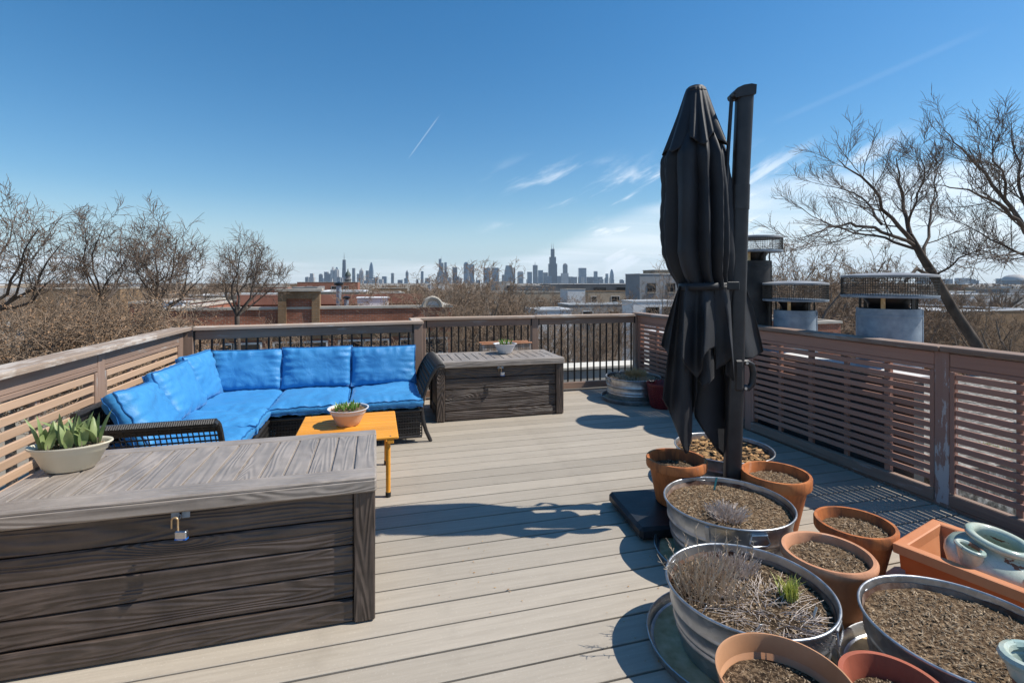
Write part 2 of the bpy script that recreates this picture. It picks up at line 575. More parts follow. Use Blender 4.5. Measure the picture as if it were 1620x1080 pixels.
M['soil'] = mat_soil('dry_potting_soil', (0.028, 0.018, 0.011), (0.14, 0.090, 0.052), (0.38, 0.27, 0.165))
M['soil_dark'] = mat_soil('damp_potting_soil', (0.016, 0.011, 0.008), (0.08, 0.053, 0.032), (0.30, 0.21, 0.13))
M['chip'] = mat_noise('pale_soil_crumb', (0.055, 0.033, 0.018), (0.60, 0.45, 0.29), 38, 0.9, 0.2, tint=0.0)
M['bark'] = mat_noise('dry_leaf_litter', (0.26, 0.115, 0.04), (0.58, 0.36, 0.15), 25, 0.8, 0.3)
M['dry'] = mat_noise('dried_stalks', (0.42, 0.315, 0.21), (0.62, 0.50, 0.37), 20, 0.9, 0.2)
M['dry_grey'] = mat_noise('grey_dried_stalks', (0.46, 0.385, 0.33), (0.66, 0.57, 0.50), 20, 0.9, 0.2)
M['straw'] = mat_noise('straw_grass', (0.36, 0.25, 0.115), (0.55, 0.42, 0.23), 20, 0.85, 0.2)


def mat_leaf(name, ca, cb, sc_=9, rough=0.45, trans=0.25):
    m, w = new_mat(name)
    v = ocoord(w, (1, 1, 1))
    c = w.ramp(nz(w, v, sc_, 4), [(0.3, ca), (0.7, cb)])
    p = w.add('ShaderNodeBsdfPrincipled', None, {'Base Color': c, 'Roughness': rough, 'Specular IOR Level': 0.4})
    t = w.add('ShaderNodeBsdfTranslucent', None, {'Color': c})
    mx = w.add('ShaderNodeMixShader', None, {0: trans, 1: p.outputs[0], 2: t.outputs[0]})
    w.add('ShaderNodeOutputMaterial', None, {'Surface': mx.outputs[0]})
    return m


M['tulip'] = mat_leaf('grey_green_tulip_leaf', (0.17, 0.245, 0.085), (0.36, 0.42, 0.18), 14)
M['tulip_stem'] = mat_leaf('purplish_tulip_stem', (0.16, 0.10, 0.10), (0.25, 0.26, 0.14), 20)
M['shoot'] = mat_leaf('fresh_green_shoot', (0.095, 0.22, 0.035), (0.26, 0.40, 0.085), 25)
M['grass'] = mat_leaf('yellow_green_grass', (0.28, 0.34, 0.05), (0.56, 0.56, 0.16), 25)
M['cream'] = mat_noise('cream_glazed_plastic', (0.62, 0.56, 0.42), (0.70, 0.64, 0.50), 6, 0.38, 0.04)
M['peach'] = mat_noise('peach_terracotta_bowl', (0.62, 0.40, 0.26), (0.70, 0.48, 0.33), 6, 0.5, 0.05)
M['white_bowl'] = mat_noise('white_glazed_bowl', (0.60, 0.61, 0.63), (0.72, 0.72, 0.73), 6, 0.35, 0.03)
M['red_pot'] = mat_noise('dark_red_resin', (0.115, 0.008, 0.012), (0.17, 0.014, 0.018), 8, 0.38, 0.05)


def mat_celadon():
    m, w = new_mat('celadon_crackle_glaze')
    v = ocoord(w, (1, 1, 1))
    c = w.ramp(nz(w, v, 7, 5), [(0.3, (0.26, 0.38, 0.345)), (0.5, (0.44, 0.52, 0.44)), (0.68, (0.64, 0.64, 0.53))])
    ck = w.add('ShaderNodeTexVoronoi', {'feature': 'DISTANCE_TO_EDGE'}, {'Vector': v, 'Scale': 42}).outputs['Distance']
    c = w.mix(w.smooth(ck, 0.0, 0.03, 0.35, 0.0), c, (0.20, 0.22, 0.17))
    chip = nz(w, ocoord(w, (1, 1, 2.6), 3), 5.2, 6, 0.62)
    mk = w.smooth(chip, 0.625, 0.632)
    c = w.mix(mk, c, (0.20, 0.085, 0.045))
    finish(w, c, w.math('ADD', 0.12, w.math('MULTIPLY', mk, 0.6)), w.math('SUBTRACT', 0.0, mk), 0.8, 0.004, 0, 0.6)
    return m


M['celadon'] = mat_celadon()


def mat_brick(name, ca, cb, mortar, sc_=1.0):
    m, w = new_mat(name)
    tc = w.add('ShaderNodeTexCoord').outputs['Object']
    s = w.add('ShaderNodeSeparateXYZ', None, {0: tc})
    xy = w.math('ADD', s.outputs[0], s.outputs[1])
    v = w.add('ShaderNodeCombineXYZ', None, {0: xy, 1: s.outputs[2], 2: 0.0}).outputs[0]
    b = w.add('ShaderNodeTexBrick', None, {'Vector': v, 'Scale': 1.0 / sc_, 'Brick Width': 0.22, 'Row Height': 0.075, 'Mortar Size': 0.010, 'Color1': (*ca, 1), 'Color2': (*cb, 1), 'Mortar': (*mortar, 1), 'Bias': 0.0})
    n = nz(w, tc, 1.2, 5)
    c = w.mix(w.smooth(n, 0.45, 0.75, 0.0, 0.45), b.outputs[0], (cb[0] * .5, cb[1] * .5, cb[2] * .5))
    finish(w, c, 0.85, b.outputs[1], -0.4, 0.01, 0, 0.2)
    return m


M['brick'] = mat_brick('red_brown_brick', (0.36, 0.125, 0.068), (0.23, 0.082, 0.048), (0.27, 0.20, 0.16))
M['brick_tan'] = mat_brick('tan_brick', (0.29, 0.175, 0.09), (0.21, 0.128, 0.066), (0.25, 0.19, 0.135))
M['brick_pale'] = mat_brick('buff_common_brick', (0.42, 0.33, 0.235), (0.33, 0.255, 0.18), (0.36, 0.31, 0.25))
M['stone'] = mat_noise('limestone_coping', (0.36, 0.32, 0.265), (0.50, 0.455, 0.39), 3, 0.85, 0.2)
M['roof_red'] = mat_noise('reddish_roofing', (0.26, 0.125, 0.085), (0.36, 0.19, 0.13), 1.2, 0.9, 0.3)
M['roof_white'] = mat_noise('white_roofing', (0.55, 0.56, 0.57), (0.72, 0.73, 0.74), 0.8, 0.8, 0.2)
M['roof_grey'] = mat_noise('grey_roofing', (0.22, 0.21, 0.20), (0.33, 0.315, 0.295), 0.8, 0.9, 0.2)
M['grey_wall'] = mat_noise('grey_panel_wall', (0.24, 0.245, 0.25), (0.30, 0.305, 0.31), 1, 0.7, 0.05)
M['dark_wall'] = mat_noise('dark_slate_wall', (0.055, 0.06, 0.066), (0.095, 0.10, 0.105), 0.4, 0.7, 0.05)
M['white_wall'] = mat_noise('white_painted_wall', (0.56, 0.565, 0.565), (0.68, 0.68, 0.67), 2, 0.75, 0.1)
M['cream_wall'] = mat_noise('cream_siding', (0.56, 0.53, 0.46), (0.66, 0.62, 0.54), 2, 0.7, 0.1)
M['frame'] = mat_noise('pale_window_frame', (0.45, 0.45, 0.44), (0.6, 0.6, 0.58), 6, 0.6, 0.05)
M['frame_dark'] = mat_noise('dark_window_frame', (0.03, 0.03, 0.03), (0.06, 0.055, 0.05), 6, 0.6, 0.05)


def mat_glass():
    m, w = new_mat('window_glass')
    finish(w, (0.018, 0.022, 0.026), 0.06, None, spec=0.8)
    return m


M['glass'] = mat_glass()


def mat_tree(name, ca, cb):
    return mat_noise(name, ca, cb, 5, 0.9, 0.4, detail=6, stretch=(1, 1, .4), spec=0.15, tint=0.25)


M['bark_dark'] = mat_tree('dark_tree_bark', (0.060, 0.047, 0.039), (0.15, 0.120, 0.099))
M['bark_grey'] = mat_tree('grey_tree_bark', (0.11, 0.09, 0.07), (0.26, 0.215, 0.175))
M['twig_brown'] = mat_tree('brown_twigs', (0.15, 0.105, 0.072), (0.30, 0.22, 0.155))
M['twig_dark'] = mat_tree('dark_twigs', (0.098, 0.073, 0.056), (0.215, 0.160, 0.122))
M['dead_leaf'] = mat_noise('dead_brown_leaves', (0.17, 0.095, 0.050), (0.36, 0.225, 0.128), 3, 0.85, 0.2, tint=0.3)
M['ground'] = mat_noise('winter_ground', (0.16, 0.135, 0.105), (0.26, 0.225, 0.175), 0.02, 0.95, 0.1)
M['gravel'] = mat_soil('sunlit_roof_gravel', (0.06, 0.055, 0.05), (0.19, 0.18, 0.16), (0.46, 0.44, 0.40), 0.2)
M['moss'] = mat_leaf('yellow_moss', (0.16, 0.15, 0.02), (0.36, 0.31, 0.04), 20)


def mat_tower(name, ca, cb, spec=0.6, rough=0.25):
    m, w = new_mat(name)
    tc = w.add('ShaderNodeTexCoord').outputs['Object']
    s = w.add('ShaderNodeSeparateXYZ', None, {0: tc})
    bands = w.math('SINE', w.math('MULTIPLY', s.outputs[2], 1.6))
    n = nz(w, tc, 0.02, 3)
    c = w.ramp(w.math('ADD', w.math('MULTIPLY', bands, 0.12), n), [(0.3, ca), (0.7, cb)])
    finish(w, c, rough, None, spec=spec)
    return m


M['tower_black'] = mat_tower('black_tower', (0.020, 0.022, 0.026), (0.040, 0.042, 0.048))
M['tower_blue'] = mat_tower('blue_glass_tower', (0.04, 0.07, 0.10), (0.11, 0.15, 0.19), 0.9, 0.12)
M['tower_grey'] = mat_tower('grey_concrete_tower', (0.12, 0.117, 0.115), (0.21, 0.205, 0.20), 0.4, 0.5)
M['tower_pale'] = mat_tower('pale_stone_tower', (0.33, 0.31, 0.285), (0.45, 0.425, 0.39), 0.3, 0.6)

# ================================================================== THE SETTING
rnd = random.Random(7)
GZ = -9.6                                     # street level, three storeys below the deck


def setting():
    g = MB()
    n = 72
    g.v.append((0, 0, 0))
    rings = [6, 30, 120, 500, 2000, 6000, 11000]
    for r in rings:
        for k in range(n):
            a = 2 * math.pi * k / n
            g.v.append((r * math.cos(a), r * math.sin(a), 0))
    for k in range(n):
        g.f.append((0, 1 + k, 1 + (k + 1) % n))
    for i in range(len(rings) - 1):
        for k in range(n):
            k2 = (k + 1) % n
            g.f.append((1 + i * n + k, 1 + (i + 1) * n + k, 1 + (i + 1) * n + k2, 1 + i * n + k2))
    o = obj('ground', g, M['ground'], None, (0, 0, GZ))
    tag(o, 'flat winter ground of the city neighbourhood', None, None, 'structure')
    # the alley behind the brick building row
    a = obj('alley', MB().box((0, 0, 0), (120, 4.5, 0.02)), M['roof_grey'], None, (0, 12.2, GZ + 0.02))
    tag(a, 'grey alley between the deck and the brick building', None, None, 'structure')


setting()

# ------------------------------------------------------------------ the deck
deck = bpy.data.objects.new('deck', None)
COL.objects.link(deck)
tag(deck, 'beige composite roof deck of long parallel boards', None, None, 'structure')
PITCH, Y0 = 0.158, 3.292
XR = 3.63
k0, k1 = -28, 20


def deck_boards():
    cache = {}
    for k in range(k0, k1):
        y = Y0 + (k + 0.5) * PITCH
        if y > 6.42:
            break
        xa = -1.95 if y < 5.70 else 0.42
        xb = XR + 0.02
        L = xb - xa
        key = round(L, 3)
        if key not in cache:
            cache[key] = MB().box((0, 0, 0), (L, PITCH - 0.011, 0.025), 0.0025).mesh('plank')
        obj('plank', cache[key], M['deck'], deck, ((xa + xb) / 2, y, -0.0125 + rnd.uniform(-.0006, .0006)))
    obj('joist_frame', MB().box((0.9, 2.2, -0.16), (5.9, 8.4, 0.22)), M['under'], deck)
    obj('edge_board', MB().box((3.70, 2.2, -0.08), (0.04, 8.6, 0.2)), M['grey_wood'], deck)


deck_boards()

# the building that carries the deck
hb = thing('apartment_building', 'red-brown brick building that carries the roof deck', 'building', (0.9, 1.4, GZ))
obj('wall', MB().box((0, 0, 4.62), (5.7, 9.6, 9.24)), M['brick'], hb)


# ------------------------------------------------------------------ railings
def railing(name, label, p0, p1, posts, kind, cap_w=0.14, cap_t=0.034, top=1.055, inner=-1, capmat='cap', postmats=None, nbal=None, slat=(0.040, 0.0592), slatmat='paint',
            railmat='paint', postw=0.09, ends=(0, 0), battens=3):
    """p0..p1 centre line. local x along the run, local y*inner points to the deck"""
    p0, p1 = Vector(p0), Vector(p1)
    d = p1 - p0
    L = d.length
    t = thing(name, label, 'railing', (p0.x, p0.y, 0), math.atan2(d.y, d.x))
    q = inner
    ps = sorted(posts)
    postmats = postmats or {}
    for i, x in enumerate(ps):
        bx('post', (x, 0, (top - cap_t) / 2 + 0.003), (top - cap_t - 0.006, postw, postw), M[postmats.get(i, railmat)], t, 0.004, (0, R(90), 0))
    edges = [-ends[0]] + [x for x in ps if 0.25 < x < L - 0.25] + [L + ends[1]]
    for a, b in zip(edges, edges[1:]):
        j = rnd.uniform(-.006, .006)
        bx('cap', ((a + b) / 2, j, top - cap_t / 2 + rnd.uniform(-.003, .003)), (b - a - 0.003, cap_w + rnd.uniform(-.006, .006), cap_t), M[capmat], t, 0.005)
    for a, b in zip(ps, ps[1:]):
        a2, b2 = a + postw / 2 + 0.002, b - postw / 2 - 0.002
        w, c = b2 - a2, (a2 + b2) / 2
        if kind == 'slat':
            bx('top_rail', (c, q * 0.024, top - cap_t - 0.052), (w, 0.036, 0.088), M[railmat], t, 0.004)
            bx('trim', (c, q * 0.033, top - cap_t - 0.112), (w, 0.022, 0.030), M[railmat], t, 0.004)
            bx('kerb', (c, q * 0.030, 0.055), (w, 0.050, 0.085), M['grey_wood'], t, 0.006)
            for sx in (a2 + 0.014, b2 - 0.014):
                bx('trim', (sx, q * 0.034, (top - cap_t - 0.130 + 0.10) / 2), (top - cap_t - 0.235, 0.022, 0.027), M[railmat], t, 0.003, (0, R(90), 0))
            z = top - cap_t - 0.160
            sh, sp = slat
            me = None
            while z - sh / 2 > 0.115:
                if me is None:
                    me = MB().box((0, 0, 0), (w - 0.058, 0.018, sh), 0.003).mesh('slat')
                obj('slat', me, M[slatmat], t, (c, q * 0.028 + rnd.uniform(-.001, .001), z + rnd.uniform(-.0012, .0012)), (0, 0, 0))
                z -= sp
            for i in range(battens):
                xx = a2 + w * (i + 1) / (battens + 1)
                bx('batten', (xx, q * 0.004, 0.5), (0.84, 0.028, 0.045 if i % 2 else 0.032), M[railmat], t, 0, (0, R(90), 0))
        else:
            bx('top_rail', (c, q * 0.010, top - cap_t - 0.047), (w, 0.040, 0.088), M[railmat], t, 0.004)
            bx('bottom_rail', (c, q * 0.010, 0.080), (w, 0.040, 0.088), M[railmat], t, 0.004)
            n = nbal[0] if len(nbal) == 1 else nbal[ps.index(a)]
            me = MB().box((0, 0, 0), (0.019, 0.019, 0.80), 0.002).mesh('baluster')
            for i in range(n):
                obj('baluster', me, M['black_metal'], t, (a2 + w * (i + 0.5) / n, q * 0.010, top - cap_t - 0.092 - 0.40 + 0.002))
            for sx in (a2 + 0.006, b2 - 0.006):
                bx('bracket', (sx, q * 0.031, top - cap_t - 0.050), (0.016, 0.006, 0.10), M['black_metal'], t)
    return t


def rails():
    cl = (-1.86, 5.66)                         # left far corner
    jg = (0.47, 5.88)                          # where the far railing steps back
    railing('slat_railing', 'sunlit tan slatted railing with flaking cap along the left edge', (-1.88, 0.2), (-1.87, 5.60),
            [0.2, 2.04, 3.87, 5.33], 'slat', 0.185, 0.036, 1.055, -1, 'cap_worn', {2: 'grey_wood', 3: 'grey_wood'}, slat=(0.047, 0.0745), slatmat='slat_tan', railmat='grey_wood', ends=(0, 0.06), battens=2)
    L = math.hypot(jg[0] - cl[0], jg[1] - cl[1])
    railing('baluster_railing', 'wooden railing with black balusters behind the blue sofa', cl, jg, [0.05, L], 'bal', 0.14, 0.036, 1.055, -1, 'cap', nbal=[21], railmat='grey_wood', ends=(-0.10, 0.06), postw=0.10)
    railing('baluster_railing', 'short return of wooden railing beside the sofa end', (jg[0] + 0.002, jg[1] + 0.10), (jg[0] + 0.002, 6.43), [0.035, 0.50], 'bal', 0.13, 0.034, 1.053, -1, 'cap',
            nbal=[3], railmat='slat_tan', ends=(0.0, 0.05), postw=0.07)
    railing('baluster_railing', 'wooden railing with black balusters behind the far storage box', (jg[0], 6.44), (3.66, 6.44), [0.10, 1.61, 3.16], 'bal', 0.14, 0.036, 1.056, -1, 'cap',
            nbal=[15], railmat='grey_wood', ends=(0.0, -0.10), postw=0.09)
    railing('slat_railing', 'brown slatted railing with a peeling post along the right edge', (3.665, 6.44), (3.755, 0.5),
            [0.03, 2.19, 3.97, 5.85], 'slat', 0.155, 0.036, 1.072, -1, 'grey_wood', {2: 'peel', 1: 'paint'}, slat=(0.0385, 0.0592), ends=(0.06, 0), battens=4)


rails()


# ------------------------------------------------------------------ roofs and walls right beside the deck
def neighbours():
    o = obj('neighbouring_roof', MB().box((0, 0, 0), (9.5, 12, 0.2)), M['gravel'], None, (8.66, 1.2, -0.45))
    tag(o, 'sunlit gravel roof beyond the right railing', None, None, 'structure')
    w = thing('parapet_wall', 'dark low parapet with a pale coping just outside the right railing', 'wall', (3.90, 4.62, -0.35))
    obj('wall', MB().box((0, 0, 0.56), (0.10, 3.7, 1.10)), M['dark_wall'], w)
    obj('coping', MB().box((0.035, 0, 1.135), (0.22, 3.74, 0.05), 0.006), M['white_wall'], w)
    c = thing('roof_curb', 'gravelled roof curb that carries the three round flues', 'roof', (4.62, 4.6, -0.35))
    obj('deck_sheet', MB().box((0, 0, 0.21), (1.18, 3.7, 0.42)), M['gravel'], c)
    # white parapet beyond the far railing
    f = thing('parapet_wall', 'cream and white parapet wall beyond the far balusters', 'wall', (3.0, 7.30, GZ))
    obj('wall', MB().box((0, 0.02, 4.72), (5.6, 0.22, 9.44)), M['white_wall'], f)
    obj('band', MB().box((0, -0.02, 9.60), (5.62, 0.30, 0.30), 0.01), M['cream_wall'], f)
    obj('coping', MB().box((0, 0, 9.78), (5.66, 0.40, 0.05), 0.008), M['cream_wall'], f)
    # clumps of moss and stonecrop on the gravel
    for i in range(16):
        m = MB()
        r_ = random.Random(50 + i)
        for j in range(260):
            a, q = r_.uniform(0, 6.28), r_.random() ** 0.6 * 0.22
            x, y = q * math.cos(a) * 1.4, q * math.sin(a)
            hh = 0.03 + 0.10 * r_.random() * (1 - q / 0.25)
            dx, dy = r_.uniform(-.03, .03), r_.uniform(-.03, .03)
            m.add([(x - .012, y, 0), (x + .012, y + .01, 0), (x + dx, y + dy, hh)], [(0, 1, 2)])
        p = (4.35 + (i % 6) * 0.42 + r_.uniform(-.15, .15), 1.55 + 0.42 * (i % 4) + (i % 6) * 0.22 + r_.uniform(-.15, .15), -0.345)
        tag(obj('stonecrop', m, M['moss'], None, p), 'yellow-green stonecrop clump on gravel behind the right railing', 'plant', 'stonecrop on the gravel roof')


neighbours()


# ------------------------------------------------------------------ round flues with caged caps
def flue(label, X, Z, ztop, rp, rc, cage_h, mat):
    p = W(X, Z, 0.36 if mat == 'flue' else 0.36)
    base = -0.352 + 0.422
    t = thing('flue', label, 'chimney', (p.x, p.y, base))
    top = ztop - base
    neck = top - cage_h - 0.13
    m = MB().lathe([(rp * 1.0, 0.003), (rp, neck - 0.07), (rp * 1.012, neck - 0.068), (rp * 1.012, neck - 0.05), (rp, neck - 0.048), (rp, neck), (rp - 0.012, neck), (rp - 0.012, neck - 0.25)], 48)
    m.box((rp * 0.5, -rp * 0.868, neck / 2), (0.012, 0.012, neck - 0.02))
    obj('pipe', m, M[mat], t, smooth=True)
    n = MB()
    n.lathe([(rp * 0.6, neck - 0.02), (rp * 0.62, neck + 0.03), (rp * 0.8, neck + 0.085), (rp * 0.8, neck + 0.097), (rp * 0.55, neck + 0.09), (rp * 0.5, neck - 0.02)], 32)
    obj('collar', n, M['black_metal'], t, smooth=True)
    for k in range(6):
        a = k * math.pi / 3 + 0.5
        bx('bracket', ((rp - 0.02) * math.cos(a), (rp - 0.02) * math.sin(a), neck + 0.045), (0.030, 0.010, 0.115), M['brass'] if k == 3 else M['black_metal'], t, 0, (0, 0, a + math.pi / 2))
    zb = top - cage_h - 0.035
    lo_ = MB().lathe([(rp * 0.78, zb - 0.004), (rc, zb - 0.004), (rc + 0.004, zb + 0.006), (rc + 0.004, zb + 0.016), (rc - 0.006, zb + 0.018), (rp * 0.78, zb + 0.012), (rp * 0.78, zb - 0.004)], 48)
    obj('floor_ring', lo_, M['flue'], t, smooth=True)
    cp = MB().lathe([(0.0, top - 0.016), (rc * 0.35, top - 0.018), (rc * 0.7, top - 0.025), (rc * 0.97, top - 0.036), (rc + 0.006, top - 0.040), (rc + 0.006, top - 0.056), (rc - 0.004, top - 0.056), (rc * 0.9, top - 0.048), (0.0, top - 0.034)], 48)
    obj('lid', cp, M['flue_cap'], t, smooth=True)
    c = MB()
    nv = int(2 * math.pi * rc / 0.0185)
    z0, z1 = zb + 0.012, top - 0.045
    for k in range(nv):
        a = 2 * math.pi * k / nv
        x, y = rc * math.cos(a), rc * math.sin(a)
        c.tube([(x, y, z0), (x, y, z1)], 0.0016, 4, False)
    for i in range(int((z1 - z0) / 0.022)):
        z = z0 + 0.011 + i * 0.022
        c.tube([(rc * math.cos(q * math.pi / 16), rc * math.sin(q * math.pi / 16), z) for q in range(33)], 0.0016, 4, False)
    o = obj('wire_cage', c, M['mesh_wire'], t)
    o['kind'] = 'stuff'
    return t


flue('tall sooty black flue with a wire-caged cap behind the umbrella mast', 2.64, 5.42, 2.03, 0.17, 0.275, 0.165, 'flue_dark')
flue('smaller blue-grey steel flue with a wire-caged cap, middle of three', 2.90, 5.10, 1.535, 0.195, 0.295, 0.185, 'flue')
flue('largest blue-grey steel flue with a wide wire-caged cap', 3.175, 4.20, 1.60, 0.225, 0.333, 0.185, 'flue')


# ================================================================== FURNITURE
def storage_box(label, xr, yf, Lb):
    """resin storage box: 1.45 long, 0.70 deep, 0.65 high; xr right end, yf front"""
    D, Hh = 0.70, 0.65
    t = thing('storage_box', label, 'storage box', (xr - Lb / 2, yf, 0))
    B, Ld = M['box'], M['box_lid']
    # core
    obj('body', MB().box((0, D / 2, 0.30), (Lb - 0.10, D - 0.10, 0.565)), M['under'], t)
    for sx in (-1, 1):
        for y in (0.035, D - 0.035):
            # corner posts, grain upright
            bx('corner_post', (sx * (Lb / 2 - 0.045), y, 0.295), (0.58, 0.070, 0.090), B, t, 0.006, (0, R(90), 0))
    W_ = Lb - 0.18 - 0.004
    zs = [(0.055, 0.095), (0.165, 0.112), (0.282, 0.112), (0.399, 0.112), (0.5175, 0.112)]
    for i, (z, h) in enumerate(zs):
        dy = 0.022 if i else 0.012
        bx('plank', (0, dy + 0.018, z), (W_, 0.036, h), B, t, 0.005)
        bx('plank', (0, D - dy - 0.018, z), (W_, 0.036, h), B, t, 0.005)
        for sx in (-1, 1):
            bx('plank', (sx * (Lb / 2 - dy - 0.018), D / 2, z), (D - 0.146, 0.036, h), B, t, 0.005, (0, 0, R(90)))
    # lid: frame plus cross boards
    lid = bx('lid', (0, D / 2, 0.607), (Lb + 0.012, D + 0.030, 0.058), Ld, t, 0.008)
    y0 = -(D + 0.03) / 2
    bx('frame_board', (0, y0 + 0.062, 0.031), (Lb + 0.008, 0.120, 0.018), Ld, lid, 0.006)
    bx('frame_board', (0, -y0 - 0.045, 0.031), (Lb + 0.008, 0.086, 0.018), Ld, lid, 0.006)
    n = 15
    yy0, yy1 = y0 + 0.1235, -y0 - 0.0895
    wb = (Lb + 0.006) / n
    me = MB().box((0, 0, 0), (yy1 - yy0, wb - 0.009, 0.015), 0.003).mesh('cross_board')
    for i in range(n):
        obj('cross_board', me, Ld, lid, (-(Lb + 0.006) / 2 + (i + 0.5) * wb, (yy0 + yy1) / 2, 0.0305), (0, 0, R(90)))
    h = obj('hasp', MB().box((-0.018, 0, 0), (0.030, 0.006, 0.036), 0.003).box((0.020, 0, 0), (0.030, 0.006, 0.036), 0.003).tube([(0.006 * math.cos(a / 8 * 6.283), -0.010, 0.009 * math.sin(a / 8 * 6.283) - 0.006) for a in range(9)], 0.002, 6), M['flue'], t, (-0.02, 0.006, 0.566))
    return t


def padlock(label, loc, open_=True):
    t = thing('padlock', label, 'padlock', loc)
    t.rotation_euler = (0, 0, R(-14))
    # body hangs 0.075 below the loop
    b = bx('lock_body', (0.014, -0.012, -0.078), (0.046, 0.019, 0.036), M['steel'], t, 0.004)
    bd = bx('band', (0.014, -0.012, -0.092), (0.0466, 0.0196, 0.009), M['lockblue'], t, 0.002)
    for i in range(4):
        bx('lamination', (0.014, -0.012, -0.066 - i * 0.006), (0.0468, 0.0198, 0.0008), M['steel'], t)
    pts = [(0.0, 0, -0.061), (0.0, 0, -0.022)] + [(-0.0125 + 0.0125 * math.cos(a), 0, -0.022 + 0.0135 * math.sin(a)) for a in [i * math.pi / 8 for i in range(1, 9)]] + [(-0.025, 0, -0.052)]
    obj('shackle', MB().tube([(x, -0.012, z) for x, y, z in pts], 0.0034, 8), M['brass'], t, smooth=True)
    cu = bpy.data.curves.new('print', 'FONT')
    cu.body = 'Master'
    cu.size = 0.0088
    cu.align_x = 'CENTER'
    cu.align_y = 'CENTER'
    tmp = bpy.data.objects.new('tmp', cu)
    COL.objects.link(tmp)
    bpy.context.view_layer.update()
    me = bpy.data.meshes.new_from_object(tmp.evaluated_get(bpy.context.evaluated_depsgraph_get()))
    bpy.data.objects.remove(tmp)
    me.name = 'lettering'
    obj('lettering', me, M['white_print'], bd, (0, -0.0102, 0), (R(90), 0, 0))
    return t


storage_box('dark storage box in the left foreground with a padlock on its front', -0.002, 2.289, 1.48)
storage_box('dark storage box by the far railing, right of the sofa', 2.078, 5.34, 1.45)
padlock('open padlock with blue band on the foreground box front', (-0.742 - 0.016, 2.279, 0.572))
padlock('small steel padlock on the front of the far storage box', (1.353 - 0.016, 5.330, 0.572))


# ------------------------------------------------------------------ sofa
def weave(w, h, cell=0.022, strip=0.012, th=0.004, rot90=False):
    """open basket weave in local xz, y is thickness"""
    m = MB()
    nx, nzz = max(2, int(w / cell)), max(2, int(h / cell))
    for i in range(nx + 1):
        x = -w / 2 + i * w / nx
        m.box((x, 0, h / 2), (strip * 0.9, th, h))
    for j in range(nzz + 1):
        z = j * h / nzz
        m.box((0, -0.0045 if j % 2 else 0.0045, z), (w, th, strip))
    return m


def cushion(name, label, loc, rot, w, d, t, seed, wr=1.0, puff=0.55):
    n = 34
    sd = Vector((seed * 7.3, seed * 3.1, seed * 1.7))

    def side(sgn):
        def fn(a, b):
            u, v = a * 2 - 1, b * 2 - 1
            e = max(0.0, (1 - abs(u) ** 4.5) * (1 - abs(v) ** 4.5)) ** 0.5
            prof = (1 - puff) + puff * e
            x = w / 2 * u * (1 - 0.035 * (1 - v * v) * abs(u))
            y = d / 2 * v * (1 - 0.035 * (1 - u * u) * abs(v))
            z = sgn * t / 2 * prof
            P = Vector((x, y, 0))
            z += sgn * wr * 0.022 * noise.noise(P * 5 + sd) * e
            # tucks that run in from the seams
            eu, ev = max(0, abs(u) - 0.45) / 0.55, max(0, abs(v) - 0.45) / 0.55
            z += sgn * wr * 0.021 * (noise.noise(Vector((x * 4, y * 26, seed))) * eu * (1 - eu * .6) + noise.noise(Vector((x * 26, y * 4, seed + 9))) * ev * (1 - ev * .6)) * 1.4
            z += sgn * wr * 0.009 * noise.noise(Vector((x * 11 + y * 7, y * 16 - x * 5, seed * 2.0)))
            return (x, y, z)
        return fn
    m = MB()
    f1, f2 = side(1), side(-1)
    m.grid(f1, n, n)
    o2 = len(m.v)
    m.grid(lambda a, b: f2(1 - a, b), n, n)
    # gusset strip round the edge
    ring = [(i / n, 0) for i in range(n)] + [(1, i / n) for i in range(n)] + [(1 - i / n, 1) for i in range(n)] + [(0, 1 - i / n) for i in range(n)]
    K = len(ring)
    o = len(m.v)
    rows = 5
    for j in range(rows):
        s = j / (rows - 1)
        for (a, b) in ring:
            p, q = Vector(f1(a, b)), Vector(f2(a, b))
            c = p.lerp(q, s)
            out = Vector((2 * a - 1, 2 * b - 1, 0))
            bul = 0.012 * math.sin(s * math.pi) + wr * 0.008 * noise.noise(Vector((c.x * 30, c.y * 30, c.z * 6 + seed))) * math.sin(s * math.pi)
            nr = Vector((out.x if abs(out.x) >= abs(out.y) else 0, out.y if abs(out.y) >= abs(out.x) else 0, 0)).normalized()
            m.v.append(tuple(c + nr * bul))
    for j in range(rows - 1):
        for k in range(K):
            k2 = (k + 1) % K
            m.f.append((o + j * K + k, o + (j + 1) * K + k, o + (j + 1) * K + k2, o + j * K + k2))
    root = obj(name, m, M['cushion'], None, loc, rot, smooth=True, sharp=75)
    tag(root, label, 'cushion', 'blue sofa cushions')
    pp = MB()
    for f in (f1, f2):
        pts = [Vector(f(a, b)) + Vector(((2 * a - 1) * 0.003, (2 * b - 1) * 0.003, 0)) for a, b in ring]
        pp.tube(pts + [pts[0]], 0.0048, 6, False)
    obj('piping', pp, M['piping'], root, smooth=True)
    return root


def arm_profile(h):
    # sideways offset of a flared woven arm at height h
    pts = [(0.0, 0.085), (0.10, 0.040), (0.20, 0.012), (0.30, 0.0), (0.42, 0.012), (0.54, 0.050), (0.62, 0.088), (0.675, 0.125), (0.70, 0.165), (0.705, 0.20)]
    for (a, x), (b, y) in zip(pts, pts[1:]):
        if h <= b:
            return x + (y - x) * (h - a) / (b - a)
    return pts[-1][1]


